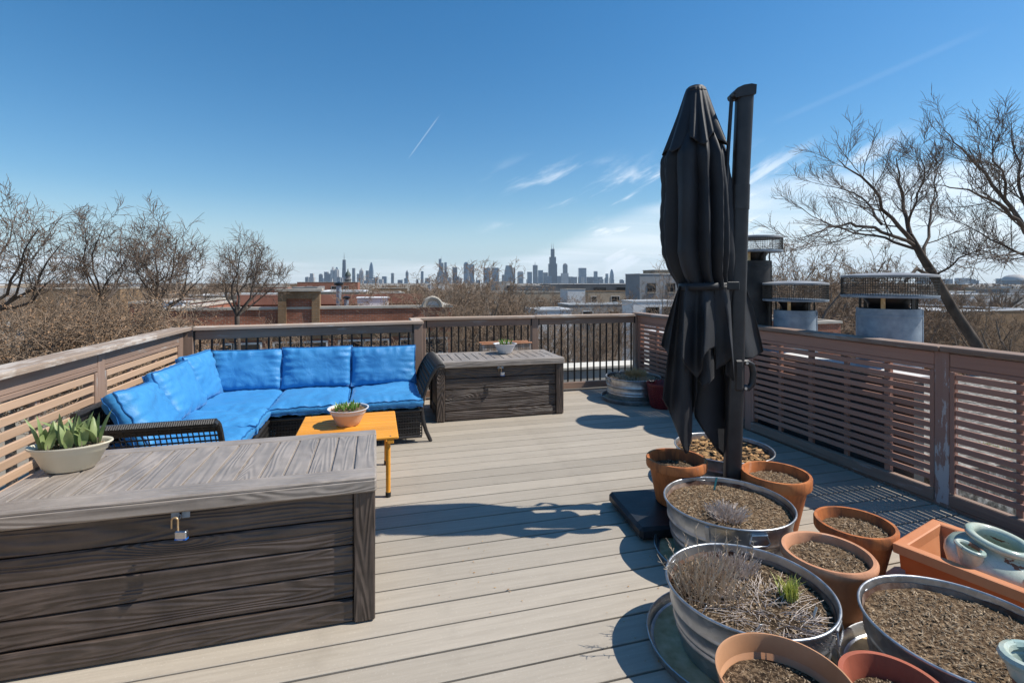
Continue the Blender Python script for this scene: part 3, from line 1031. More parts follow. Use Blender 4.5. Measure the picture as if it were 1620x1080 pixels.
def sofa_arm(parent, loc, rz, depth, name='arm'):
    """local x flares outward, local y runs along the arm (0..depth)"""
    a = bpy.data.objects.new(name, None)
    m = MB()
    hs = [0.19 + i * (0.52) / 26 for i in range(27)]
    # woven strips along the arm
    for i in range(26):
        if i % 2 == 0 or i > 21:
            h = hs[i]
            pts = [(arm_profile(h), y, h) for y in [depth * k / 6 for k in range(7)]]
            m.tube(pts, 0.0085 if i < 22 else 0.013, 6, True, 0.6)
    for k in range(int(depth / 0.030) + 1):
        y = min(depth, k * 0.030)
        m.tube([(arm_profile(h) + (0.004 if k % 2 else -0.004), y, h) for h in hs], 0.0062, 5, True, 0.6)
    o = obj(name, m, M['wicker'], parent, loc, (0, 0, rz), smooth=True)
    # legs: the arm's end posts run to the floor
    for y in (0.0, depth):
        lg = MB().tube([(arm_profile(h), y, h) for h in [i * 0.70 / 24 for i in range(25)]] + [(0.215, y, 0.697)], 0.0165, 8)
        for i in range(44):
            h = 0.02 + i * 0.0155
            x0, x1 = arm_profile(h), arm_profile(h + 0.012)
            lg.tube([(x0, y, h), (x1, y, h + 0.012)], 0.0185, 8)
        obj('leg', lg, M['wicker'], o, smooth=True)
    tr = MB().tube([(0.150, 0, 0.693), (0.150, depth, 0.693)], 0.024, 10, True, 1.0).tube([(0.195, 0, 0.703), (0.195, depth, 0.703)], 0.022, 10, True, 1.0)
    for i in range(int(depth / 0.012)):
        y = 0.006 + i * 0.012
        tr.tube([(0.120, y, 0.688), (0.150, y, 0.7185), (0.20, y, 0.727), (0.222, y, 0.706)], 0.0062, 5)
    obj('top_rail', tr, M['wicker'], o, smooth=True)
    return o


def sofa():
    s = thing('sectional_sofa', 'black wicker L-shaped sofa in the left far corner', 'sofa', (0, 0, 0))
    xl, xr, yb, yf = -1.72, 0.42, 5.62, 4.74          # far run
    ye, xf = 3.56, -0.90                               # left run: near end and front edge
    wk = M['wicker']
    # seat platforms
    obj('seat_base', MB().box(((xl + xr) / 2, (yf + yb) / 2 + 0.02, 0.255), (xr - xl, yb - yf - 0.04, 0.10)), wk, s)
    obj('seat_base', MB().box(((xl + xf) / 2, (ye + yf) / 2 - 0.002, 0.255), (xf - xl - 0.02, yf - ye - 0.02, 0.10)), wk, s)
    obj('skirt_core', MB().box(((xf + xr) / 2 + 0.02, yf + 0.06, 0.15), (xr - xf - 0.06, 0.04, 0.18)), M['under'], s)
    obj('skirt_core', MB().box((xf - 0.07, (ye + yf) / 2, 0.15), (0.04, yf - ye - 0.06, 0.18)), M['under'], s)
    sk = obj('woven_skirt', weave(xr - xf - 0.01, 0.235, 0.024, 0.013), wk, s, ((xf + xr) / 2 + 0.004, yf, 0.062))
    sk['kind'] = 'stuff'
    sk = obj('woven_skirt', weave(yf - ye - 0.02, 0.235, 0.024, 0.013), wk, s, (xf, (ye + yf) / 2, 0.062), (0, 0, R(90)))
    sk['kind'] = 'stuff'
    for a, b in (((xf, yf - 0.006, 0.303), (xr, yf - 0.006, 0.303)), ((xf + 0.006, ye, 0.303), (xf + 0.006, yf, 0.303)), ((xf, yf - 0.004, 0.06), (xr, yf - 0.004, 0.06)), ((xf + 0.004, ye, 0.06), (xf + 0.004, yf, 0.06))):
        obj('edge_roll', MB().tube([a, b], 0.014, 8), wk, s, smooth=True)
    # backs
    bk = obj('woven_back', weave(xr - xl, 0.42, 0.030, 0.020), wk, s, ((xl + xr) / 2, yb + 0.02, 0.28))
    bk['kind'] = 'stuff'
    bk = obj('woven_back', weave(yb - ye, 0.42, 0.030, 0.020), wk, s, (xl - 0.02, (ye + yb) / 2, 0.28), (0, 0, R(90)))
    bk['kind'] = 'stuff'
    obj('back_rail', MB().tube([(xl, yb + 0.02, 0.70), (xr, yb + 0.02, 0.70)], 0.022, 8).tube([(xl - 0.02, ye, 0.70), (xl - 0.02, yb, 0.70)], 0.022, 8), wk, s, smooth=True)
    sofa_arm(s, (xr, yf + 0.005, 0), 0, 0.86)
    # near arm flares towards the camera; its local y runs to the left
    na = sofa_arm(s, (xl + 0.005, ye, 0), R(-90), 0.78)
    na.scale = (1, 1, 0.93)
    # small feet
    for x, y in ((xl + 0.05, ye + 0.1), (xf - 0.05, ye + 0.1), (xl + 0.05, yb - 0.05), (xf - 0.05, yf + 0.05)):
        bx('foot', (x, y, 0.028), (0.045, 0.045, 0.052), wk, s, 0.004)
    zc = 0.378
    cw = (xr - xf + 0.0) / 2
    cushion('seat_cushion', 'blue seat cushion at the right end of the sofa', (xr - cw / 2 + 0.005, (yf + yb) / 2 - 0.05, zc), (0, 0, 0), cw - 0.01, 0.86, 0.13, 1)
    cushion('seat_cushion', 'blue seat cushion between the corner and right-end cushions', (xr - cw * 1.5 + 0.002, (yf + yb) / 2 - 0.055, zc), (0, 0, R(0.6)), cw - 0.008, 0.87, 0.13, 2)
    cushion('seat_cushion', 'blue seat cushion in the inner corner of the sofa', ((xl + xf) / 2 + 0.01, (yf + yb) / 2 - 0.04, zc), (0, 0, R(-0.7)), 0.83, 0.87, 0.13, 3)
    cushion('seat_cushion', 'shiny creased blue seat cushion in the left run', ((xl + xf) / 2 + 0.02, yf - 0.30, zc + 0.002), (0, 0, R(90)), 0.56, 0.83, 0.13, 4, 1.5)
    cushion('seat_cushion', 'blue seat cushion against the near woven arm', ((xl + xf) / 2 + 0.01, ye + 0.31, zc), (0, 0, R(90)), 0.57, 0.82, 0.13, 5, 1.2)
    # back cushions: local x width, local y height after tipping up
    tb = R(74)
    bz = 0.615
    cushion('back_cushion', 'blue back cushion at the right end beside the woven arm', (xr - 0.335, yb - 0.13, bz), (tb, 0, R(1)), 0.66, 0.40, 0.17, 6, 0.9, 0.6)
    cushion('back_cushion', 'blue back cushion in the middle of the far row', (xr - 1.0, yb - 0.13, bz + 0.012), (tb, 0, 0), 0.67, 0.41, 0.17, 7, 0.9, 0.6)
    cushion('back_cushion', 'blue back cushion at the left of the far row', (xr - 1.66, yb - 0.12, bz + 0.008), (tb, 0, R(-1)), 0.66, 0.40, 0.17, 8, 0.9, 0.6)
    cushion('back_cushion', 'blue back cushion turned upright in the sofa corner', (xl + 0.17, yb - 0.46, bz + 0.02), (tb, 0, R(83)), 0.50, 0.43, 0.17, 9, 1.0, 0.6)
    cushion('back_cushion', 'blue back cushion in the middle of the left run', (xl + 0.17, yb - 1.02, bz + 0.0), (R(68), 0, R(88)), 0.62, 0.42, 0.18, 10, 1.2, 0.62)
    cushion('back_cushion', 'blue back cushion slumped behind the near woven arm', (xl + 0.19, yb - 1.63, bz - 0.03), (R(60), R(4), R(92)), 0.62, 0.42, 0.18, 11, 1.2, 0.62)


sofa()


# ------------------------------------------------------------------ coffee table
def coffee_table():
    t = thing('coffee_table', 'low orange slatted wooden coffee table before the sofa', 'table', (-0.195, 3.915, 0))
    w, d, h = 0.70, 0.73, 0.43
    n = 15
    me = MB().box((0, 0, 0), (w, d / n - 0.014, 0.020), 0.006).mesh('slat')
    for i in range(n):
        obj('slat', me, M['orange_wood'], t, (0, -d / 2 + (i + 0.5) * d / n, h - 0.010))
    for sx in (-1, 1):
        bx('rail', (sx * (w / 2 - 0.055), 0, h - 0.035), (d - 0.02, 0.045, 0.028), M['orange_wood'], t, 0.003, (0, 0, R(90)))
        for sy in (-1, 1):
            lg = obj('leg', MB().tube([(0, 0, 0.03), (0, 0, h - 0.048)], 0.0165, 12), M['orange_wood'], t, (sx * (w / 2 - 0.070), sy * (d / 2 - 0.045), 0), smooth=True)
            obj('foot_cap', MB().tube([(0, 0, 0.001), (0, 0, 0.034)], 0.019, 12), M['rubber'], lg, smooth=True)
            obj('bolt', MB().lathe([(0.006, 0), (0.006, 0.002), (0.0, 0.003)], 10), M['steel'], t, (sx * (w / 2 - 0.055), sy * (d / 2 - 0.022), h + 0.0005))


coffee_table()


# ------------------------------------------------------------------ umbrella
UZ = 3.20


def U(px, py, dz=0.0):
    """a point of the closed umbrella, measured on its own upright plane"""
    Z = UZ + dz
    return W((px - 810) / FPX * Z, Z, hz(py, Z))


def interp(tab, y):
    if y <= tab[0][0]:
        return tab[0][1:]
    for a, b in zip(tab, tab[1:]):
        if y <= b[0]:
            s = (y - a[0]) / (b[0] - a[0])
            return tuple(p + (q - p) * s for p, q in zip(a[1:], b[1:]))
    return tab[-1][1:]


def umbrella():
    base = W(1.389, 3.15, 0)
    t = thing('cantilever_umbrella', 'closed black cantilever umbrella strapped to its mast', 'umbrella', base)
    t['label'] = 'closed black cantilever umbrella strapped to its mast'
    off = Vector(base)

    def L(p):
        return Vector(p) - off
    # base plate (part of the umbrella, lies on the deck)
    ang = R(-6)
    c0 = W(0.656, 3.39) + Vector((math.cos(ang), math.sin(ang), 0)) * 0.52 - Vector((-math.sin(ang), math.cos(ang), 0)) * 0.265
    obj('base_plate', MB().box((0, 0, 0.045), (1.04, 0.53, 0.074), 0.018).box((0, 0, 0.006), (0.9, 0.4, 0.010)), M['plate'], t, L(c0), (0, 0, ang), smooth=False)
    # mast
    def rrect(w, d, r=0.3, n=5):
        out = []
        for (sx, sy, a0) in ((1, 1, 0), (-1, 1, 90), (-1, -1, 180), (1, -1, 270)):
            rr = min(w, d) * r
            for k in range(n):
                a = R(a0 + 90 * k / (n - 1))
                out.append((sx * (w / 2 - rr) + rr * math.cos(a), sy * (d / 2 - rr) + rr * math.sin(a)))
        return out

    def sweep(p, q, sec0, sec1, name, mat):
        m = MB()
        p, q = L(p), L(q)
        rot = Matrix.Rotation(-YAW, 3, 'Z')
        n = len(sec0)
        for c, sec in ((p, sec0), (q, sec1)):
            for (x, y) in sec:
                m.v.append(tuple(c + rot @ Vector((x, y, 0))))
        for k in range(n):
            m.f.append((k, (k + 1) % n, n + (k + 1) % n, n + k))
        m.f.append(tuple(range(n))[::-1])
        m.f.append(tuple(range(n, 2 * n)))
        return obj(name, m, mat, t, smooth=True)
    MZ = 3.15

    def Q(px, py, dz=0):
        return W((px - 810) / FPX * MZ, MZ + dz, hz(py, MZ))
    mb_, ms, mt = Q(1157, 772), Q(1170, 326), Q(1178, 148)
    mb_.z = 0.075
    sweep(mb_, ms, rrect(0.100, 0.075), rrect(0.100, 0.075), 'mast', M['mast'])
    sweep(Q(1169.6, 332), Q(1170.8, 293), rrect(0.108, 0.083), rrect(0.108, 0.083), 'sleeve', M['mast'])
    sweep(Q(1170.6, 310), mt, rrect(0.098, 0.070), rrect(0.103, 0.070), 'mast', M['mast'])
    obj('mast_foot', MB().box(tuple(L(mb_) + Vector((0, 0, 0.012))), (0.17, 0.14, 0.03), 0.008), M['mast'], t)
    # head piece
    m = MB()
    out = [(1155, 151), (1156, 155), (1160, 158.5), (1168, 156.5), (1191, 152.5), (1192, 138), (1184, 136.5), (1172, 138.5), (1162, 143)]
    n = len(out)
    for dz in (-0.045, 0.045):
        for (x, y) in out:
            m.v.append(tuple(L(Q(x, y, dz))))
    m.f.append(tuple(range(n)))
    m.f.append(tuple(range(n, 2 * n))[::-1])
    for k in range(n):
        m.f.append((k, n + k, n + (k + 1) % n, (k + 1) % n))
    obj('head', m, M['mast'], t)
    obj('pivot', MB().tube([L(Q(1158.5, 150.5, -0.052)), L(Q(1158.5, 150.5, 0.05))], 0.010, 12), M['mast'], t, smooth=True)
    obj('strut', MB().tube([L(Q(1157.5, 152, 0.0)), L(Q(1149, 250, -0.02)), L(Q(1142, 330, -0.05)), L(Q(1130, 420, -0.08))], 0.0115, 8), M['mast'], t, smooth=True)

    # canopy, from crown to strap: deep uneven folds
    tab = [(139, 1101, 9), (143, 1101, 11), (152, 1101, 13), (180, 1101, 19), (215, 1101, 31), (236, 1099, 42), (250, 1098, 48), (275, 1099, 50), (300, 1101, 51.5), (350, 1103, 53), (400, 1106, 53), (420, 1109, 49),
           (436, 1112, 45), (446, 1116, 42), (456, 1117, 41)]
    r_ = random.Random(5)
    NF = 13
    ph = [r_.uniform(-.3, .3) for _ in range(NF)]

    def folds(th, s):
        # sharp pleats: narrow valleys, rounded crests
        u = th / (2 * math.pi) * NF + 0.32 * math.sin(th * 2 + 1.0) + 0.18 * s * math.sin(th * 3 + 4)
        k = int(math.floor(u)) % NF
        f = u - math.floor(u)
        return (1 - abs(2 * f - 1) ** 1.25) * (0.78 + 0.75 * ph[k]) - 0.45

    def canopy(th, y):
        cx, hw = interp(tab, y)
        s = max(0, min(1, (y - 150) / 150))
        tight = max(0, min(1, (y - 405) / 40))
        amp = 0.06 + 0.36 * s + 0.05 * tight
        f = folds(th + 0.0011 * (y - 250), s)
        sway = 0.10 * s * noise.noise(Vector((math.cos(th) * 2, math.sin(th) * 2, y * 0.012)))
        r = hw / FPX * UZ * (1 + amp * (f - 0.25) + sway)
        rx = r * math.cos(th)
        rz = r * 0.92 * math.sin(th)
        return L(W((cx - 810) / FPX * UZ + rx, UZ + rz, hz(y, UZ)))
    m = MB().grid(lambda a, b: canopy(a * 2 * math.pi, 172 + b * (457 - 172)), 234, 60, True)
    cn = obj('canopy', m, M['canopy'], t, smooth=True, sharp=0)
    so = cn.modifiers.new('thick', 'SOLIDIFY')
    so.thickness = 0.003

    # vent cap over the crown with a pointed hem
    def vent(a, b):
        th = a * 2 * math.pi
        u = 7 * a + 0.35
        tri = 1 - abs(2 * (u - math.floor(u)) - 1)
        hem = 224 + 20 * tri + 5 * math.sin(2 * th + 0.5)
        y = 141 + b * (hem - 141)
        cx, hw = interp([(139, 1101, 12), (150, 1101, 16), (180, 1101, 25.5), (215, 1101, 38), (252, 1101, 51)], y)
        f = folds(th + 0.5, 1)
        r = hw / FPX * UZ * (1 + (0.05 + 0.26 * b) * (f - 0.2) + 0.07 * b * b * (tri - 0.6)) + 0.006
        return L(W((cx - 810) / FPX * UZ + r * math.cos(th), UZ + r * math.sin(th) * 0.95, hz(y, UZ)))
    vn = obj('vent_cap', MB().grid(vent, 208, 26, True), M['canopy'], t, smooth=True, sharp=0)
    vn.modifiers.new('thick', 'SOLIDIFY').thickness = 0.003
    tp = L(U(1101, 143))
    obj('finial', MB().lathe([(0.0, 0.030), (0.030, 0.027), (0.050, 0.018), (0.057, 0.004), (0.057, -0.010), (0.070, -0.016), (0.060, -0.03), (0.0, -0.03)], 28, tuple(tp)), M['mast'], t, smooth=True)
    # strap round canopy and mast
    st = MB()
    ring = []
    for k in range(64):
        th = 2 * math.pi * k / 64
        x = 1126.5 + 53.5 * math.copysign(abs(math.cos(th)) ** 0.75, math.cos(th))
        dz = 0.18 * math.copysign(abs(math.sin(th)) ** 0.8, math.sin(th)) + (0.05 if x > 1140 else 0.0) * 1
        ring.append((x, dz))
    for y in (447.5, 458.5):
        for (x, dz) in ring:
            st.v.append(tuple(L(U(x, y - 0.02 * (x - 1126), dz))))
    for k in range(64):
        k2 = (k + 1) % 64
        st.f.append((k, 64 + k, 64 + k2, k2))
    s_ = obj('strap', st, M['canopy'], t, smooth=True)
    s_.modifiers.new('thick', 'SOLIDIFY').thickness = 0.004
    obj('buckle', MB().box((0, 0, 0), (0.075, 0.012, 0.050), 0.004), M['plate'], t, L(U(1160, 452, -0.17)), (0, 0, -YAW))

    # loose panels hanging below the strap
    def panel(top, hem, dz0, dz1, amp, nf, seed, curl=0.0):
        """top: (x0,x1) at the strap; hem: polyline of pixels left to right"""
        xs = [p[0] for p in hem]
        cum = [0]
        for a, b in zip(hem, hem[1:]):
            cum.append(cum[-1] + math.hypot(b[0] - a[0], b[1] - a[1]))

        def hp(a):
            d = a * cum[-1]
            for i in range(len(hem) - 1):
                if d <= cum[i + 1] + 1e-9:
                    s = (d - cum[i]) / (cum[i + 1] - cum[i])
                    return (hem[i][0] + (hem[i + 1][0] - hem[i][0]) * s, hem[i][1] + (hem[i + 1][1] - hem[i][1]) * s)
            return hem[-1]

        def fn(a, b):
            hx, hy = hp(a)
            tx = top[0] + (top[1] - top[0]) * a
            bb = b
            e = 1 - (1 - bb) ** 1.5
            x = tx + (hx - tx) * (0.55 * bb + 0.45 * e)
            y = 452 + (hy - 452) * bb
            dz = dz0 + (dz1 - dz0) * e + amp * (0.25 + 0.75 * bb) * math.sin(a * nf * math.pi + seed) + 0.012 * noise.noise(Vector((a * 4, b * 3, seed)))
            dz += curl * bb * bb * (2 * a - 1) ** 2
            return L(U(x, y, dz))
        o = obj('canopy_panel', MB().grid(fn, 40, 40), M['canopy'], t, smooth=True, sharp=0)
        o.modifiers.new('thick', 'SOLIDIFY').thickness = 0.003
        hm = MB().tube([fn(a / 60, 1.0) for a in range(61)], 0.0028, 5)
        obj('hem', hm, M['canopy'], o, smooth=True)
    panel((1074, 1100), [(1045.5, 546), (1052, 551), (1058, 561), (1064, 556), (1078, 575), (1100, 600)], 0.00, 0.05, 0.045, 3.0, 1)
    panel((1074, 1104), [(1048, 629), (1058, 648), (1066, 668), (1076, 694), (1084, 717), (1089, 715), (1094, 690), (1095, 655), (1103, 618)], -0.10, -0.06, 0.060, 3.2, 0.3)
    panel((1100, 1152), [(1092, 630), (1100, 660), (1116, 685), (1134, 711), (1149, 726), (1153, 716), (1153, 670), (1154, 625), (1154, 600)], -0.05, 0.00, 0.045, 3.1, 2.2)
    panel((1084, 1130), [(1079, 566), (1083, 575), (1094, 588), (1103, 598), (1110, 585), (1114, 560), (1122, 552), (1132, 548)], -0.14, -0.20, 0.055, 2.6, 5.0)
    panel((1112, 1134), [(1103, 598), (1112, 612), (1122, 606), (1129, 598), (1131, 560)], -0.10, -0.10, 0.045, 2.6, 2.0)
    panel((1130, 1159), [(1133, 584), (1140, 579), (1148, 575), (1158, 565), (1160, 586), (1161, 603), (1154, 596), (1148, 592)], -0.15, -0.17, 0.030, 2.4, 1.0)
    panel((1158, 1180), [(1160, 566), (1176, 568), (1190, 566), (1208, 555)], 0.16, 0.16, 0.06, 1.9, 2.5)
    panel((1090, 1160), [(1086, 610), (1105, 650), (1125, 660), (1150, 640), (1160, 600)], 0.13, 0.15, 0.05, 4, 1.5)
    # crank handle
    m = MB()
    pts = [L(Q(x, y, -0.01)) for x, y in [(1166, 573), (1180, 572), (1188, 577), (1190.5, 590), (1189, 606), (1183, 613), (1166, 610)]]
    m.tube(pts, 0.017, 10, True, 1.2)
    hd = obj('handle', m, M['mast'], t, smooth=True)
    obj('handle_housing', MB().box((0, 0, 0), (0.055, 0.095, 0.20), 0.012), M['mast'], t, L(Q(1164.5, 592, 0.0)), (0, 0, -YAW))
    for x, y in ((1177, 572.5), (1175, 612)):
        obj('bolt', MB().tube([L(Q(x, y, -0.045)), L(Q(x, y, -0.012))], 0.009, 10), M['steel'], hd, smooth=True)


umbrella()


# ================================================================== POTS
def soil_mesh(r, depth_amp, seed, sx=1.0, sy=1.0, grains=320, gmax=0.010, dome=0.0):
    m = MB()
    n, rings = 56, 22
    m.v.append((0, 0, dome))
    for j in range(1, rings + 1):
        q = r * j / rings
        for k in range(n):
            a = 2 * math.pi * k / n
            x, y = q * math.cos(a) * sx, q * math.sin(a) * sy
            z = depth_amp * (noise.noise(Vector((x * 9, y * 9, seed))) + 0.55 * noise.noise(Vector((x * 30, y * 30, seed + 4))) + 0.5 * noise.noise(Vector((x * 80, y * 80, seed + 8)))) + dome * (1 - (j / rings) ** 2)
            m.v.append((x, y, z))
    for k in range(n):
        m.f.append((0, 1 + k, 1 + (k + 1) % n))
    for j in range(rings - 1):
        for k in range(n):
            k2 = (k + 1) % n
            m.f.append((1 + j * n + k, 1 + (j + 1) * n + k, 1 + (j + 1) * n + k2, 1 + j * n + k2))
    return m


def crumbs(r, seed, n, smin, smax, sx=1.0, sy=1.0, z0=0.0, dome=0.0, flat=0.5):
    m = MB()
    r_ = random.Random(seed)
    for i in range(n):
        a, q = r_.uniform(0, 6.283), math.sqrt(r_.random()) * 0.97
        x, y = q * r * math.cos(a) * sx, q * r * math.sin(a) * sy
        s = r_.uniform(smin, smax) * r_.uniform(0.6, 1.2)
        rot = Matrix.Rotation(r_.uniform(0, 6.28), 3, 'Z') @ Matrix.Rotation(r_.uniform(-.7, .7), 3, 'X') @ Matrix.Rotation(r_.uniform(-.7, .7), 3, 'Y')
        s *= r_.choice((1, 1, 1, 1.7))
        vs_ = [rot @ Vector(v) for v in ((-s * 1.3, 0, 0), (s * 1.3, s * .1, 0), (0, s * .38, s * flat * .2), (0.1 * s, -s * .34, 0), (0, 0.05 * s, s * flat * .6))]
        c = Vector((x, y, z0 + dome * (1 - q * q) + r_.uniform(0, .006)))
        m.add([v + c for v in vs_], [(0, 3, 4), (3, 1, 4), (1, 2, 4), (2, 0, 4)])
    return m


def pot(label, X, Z, zb, rt, rb, h, mat, soil='soil', style='terra', fill=0.035, n=48, name='flower_pot', seed=1, dome=0.01, lean=(0, 0), crumb=(420, 0.003, 0.007)):
    p = W(X, Z, zb)
    t = thing(name, label, 'pot', p)
    t.rotation_euler = (lean[0], lean[1], seed * 1.3)
    th = 0.016
    if style == 'terra':
        rim = h * 0.20
        e = 0.012
        ri = rb + (rt - e - rb) * (h - rim) / h
        pr = [(0.0, 0.003), (rb - 0.006, 0.003), (rb, 0.010), (ri, h - rim - 0.004), (ri + 0.002, h - rim), (rt - 0.003, h - rim), (rt - 0.001, h - rim + 0.006), (rt, h - 0.008), (rt - 0.004, h), (rt - th - 0.002, h), (rt - th - 0.004, h - 0.008),
              (rt - th - 0.012, h - rim), (rt - th - 0.018, h - fill - 0.03)]
    elif style == 'smooth':
        e = 0.016
        pr = [(0.0, 0.003), (rb - 0.008, 0.003), (rb, 0.012), (rb + (rt - e - rb) * 0.5 + 0.012, h * 0.5), (rt - e - 0.002, h - 0.048), (rt - 0.004, h - 0.036), (rt, h - 0.022), (rt, h - 0.010), (rt - 0.008, h), (rt - 0.022, h - 0.001),
              (rt - 0.028, h - 0.012), (rt - 0.034, h - fill - 0.04)]
    elif style == 'thin':
        pr = [(0.0, 0.003), (rb - 0.006, 0.003), (rb, 0.010), (rt - 0.003, h - 0.004), (rt, h - 0.002), (rt - 0.001, h + 0.002), (rt - 0.006, h + 0.002), (rt - 0.009, h - 0.006), (rt - 0.020, h - fill - 0.05)]
    obj('pot_body', MB().lathe(pr, 64), M[mat], t, smooth=True, sharp=50)
    rs = rt - th - 0.022 if style != 'thin' else rt - 0.022
    so = obj('soil', soil_mesh(rs, 0.006, seed * 3.7, dome=dome), M[soil], t, (0, 0, h - fill), smooth=True, sharp=0)
    c = obj('soil_crumbs', crumbs(rs - 0.004, seed * 11, crumb[0], crumb[1], crumb[2], dome=dome), M['chip'], so, (0, 0, 0.001))
    c['kind'] = 'stuff'
    return t


def tub(label, X, Z, zb, rt, rb, h, soil='soil', fill=0.05, seed=1, rot=0.0, handles=True, lining='galv_rust', crumb=(1200, 0.003, 0.007), dome=0.012, chipmat='chip', hdir=0.0):
    p = W(X, Z, zb)
    t = thing('galvanised_tub', label, 'tub', p, rot)

    def rr(z):
        return rb + (rt - rb) * z / h
    pr = [(0.0, 0.004), (rb - 0.004, 0.004), (rb, 0.0), (rb + 0.002, 0.012)]
    for zc in (h * 0.30, h * 0.40, h * 0.64):
        for dz, dr in ((-0.014, 0), (-0.009, 0.003), (-0.003, 0.0065), (0.003, 0.0065), (0.009, 0.003), (0.014, 0)):
            if zc + dz > pr[-1][1] + 0.001:
                pr.append((rr(zc + dz) + dr, zc + dz))
    pr += [(rr(h - 0.02), h - 0.02), (rt + 0.001, h - 0.012)]
    for k in range(7):
        a = R(-60 + k * 40)
        pr.append((rt + 0.001 + 0.0055 * math.cos(a), h - 0.004 + 0.0055 * math.sin(a)))
    pr += [(rt - 0.004, h - 0.012), (rr(h - fill - 0.03) - 0.004, h - fill - 0.03)]
    obj('tub_wall', MB().lathe(pr, 72), M['galv'], t, smooth=True, sharp=60)
    # weathered lining just inside the wall above the soil
    ln = MB()
    r_ = random.Random(seed)
    K = 72
    for j in range(4):
        for k in range(K):
            a = 2 * math.pi * k / K
            ztop = h - fill + 0.020 + 0.010 * noise.noise(Vector((math.cos(a) * 3, math.sin(a) * 3, seed * 2.0)))
            z = (h - fill - 0.02) + (ztop - (h - fill - 0.02)) * j / 3
            q = rr(z) - 0.0055
            ln.v.append((q * math.cos(a), q * math.sin(a), z))
    for j in range(3):
        for k in range(K):
            k2 = (k + 1) % K
            ln.f.append((j * K + k, (j + 1) * K + k, (j + 1) * K + k2, j * K + k2))
    obj('rusty_lining', ln, M[lining], t, smooth=True)
    obj('seam', MB().box((0, 0, 0), (0.010, 0.022, h - 0.03), 0.002), M['galv'], t, ((rb + rt) / 2 + 0.001, 0, h / 2 - 0.004), (0, math.atan2(rt - rb, h), 0))
    if handles:
        for sg in (hdir - rot, hdir - rot + math.pi):
            q = rr(h - 0.045) + 0.004
            e = Matrix.Rotation(sg, 3, 'Z')
            m = MB().box((q, 0, h - 0.035), (0.004, 0.085, 0.034), 0.001, None)
            m.tube([(q + 0.004, -0.036, h - 0.028), (q + 0.010, -0.050, h - 0.065), (q + 0.010, -0.034, h - 0.078), (q + 0.010, 0.034, h - 0.078), (q + 0.010, 0.050, h - 0.065), (q + 0.004, 0.036, h - 0.028)], 0.0035, 8)
            m.tube([(q + 0.003, -0.04, h - 0.028), (q + 0.003, 0.04, h - 0.028)], 0.006, 8)
            obj('handle', m, M['galv'], t, (0, 0, 0), (0, 0, sg), smooth=True)
    rs = rr(h - fill) - 0.008
    so = obj('soil', soil_mesh(rs, 0.008, seed * 5.1, dome=dome), M[soil], t, (0, 0, h - fill), smooth=True, sharp=0)
    c = obj('soil_crumbs', crumbs(rs - 0.006, seed * 13, crumb[0], crumb[1], crumb[2], dome=dome), M[chipmat], so, (0, 0, 0.001))
    c['kind'] = 'stuff'
    return t


def drip_pan(label, X, Z, zb, r, h=0.045, water=False):
    p = W(X, Z, zb)
    t = thing('drip_pan', label, 'drip pan', p)
    pr = [(0.0, 0.003), (r - 0.02, 0.003), (r - 0.014, 0.006), (r - 0.004, h - 0.004), (r, h), (r - 0.003, h + 0.002), (r - 0.008, h - 0.002), (r - 0.018, 0.0085), (r - 0.024, 0.006), (0.0, 0.006)]
    obj('pan_wall', MB().lathe(pr, 64), M['galv'], t, smooth=True, sharp=50)
    obj('silt', MB().lathe([(0.0, 0.008), (r - 0.03, 0.008)], 48), M['silt'], t)
    return t


M['silt'] = mat_noise('yellowish_silt', (0.40, 0.28, 0.13), (0.66, 0.50, 0.30), 14, 0.85, 0.3, detail=8, lo=0.35, hi=0.65)


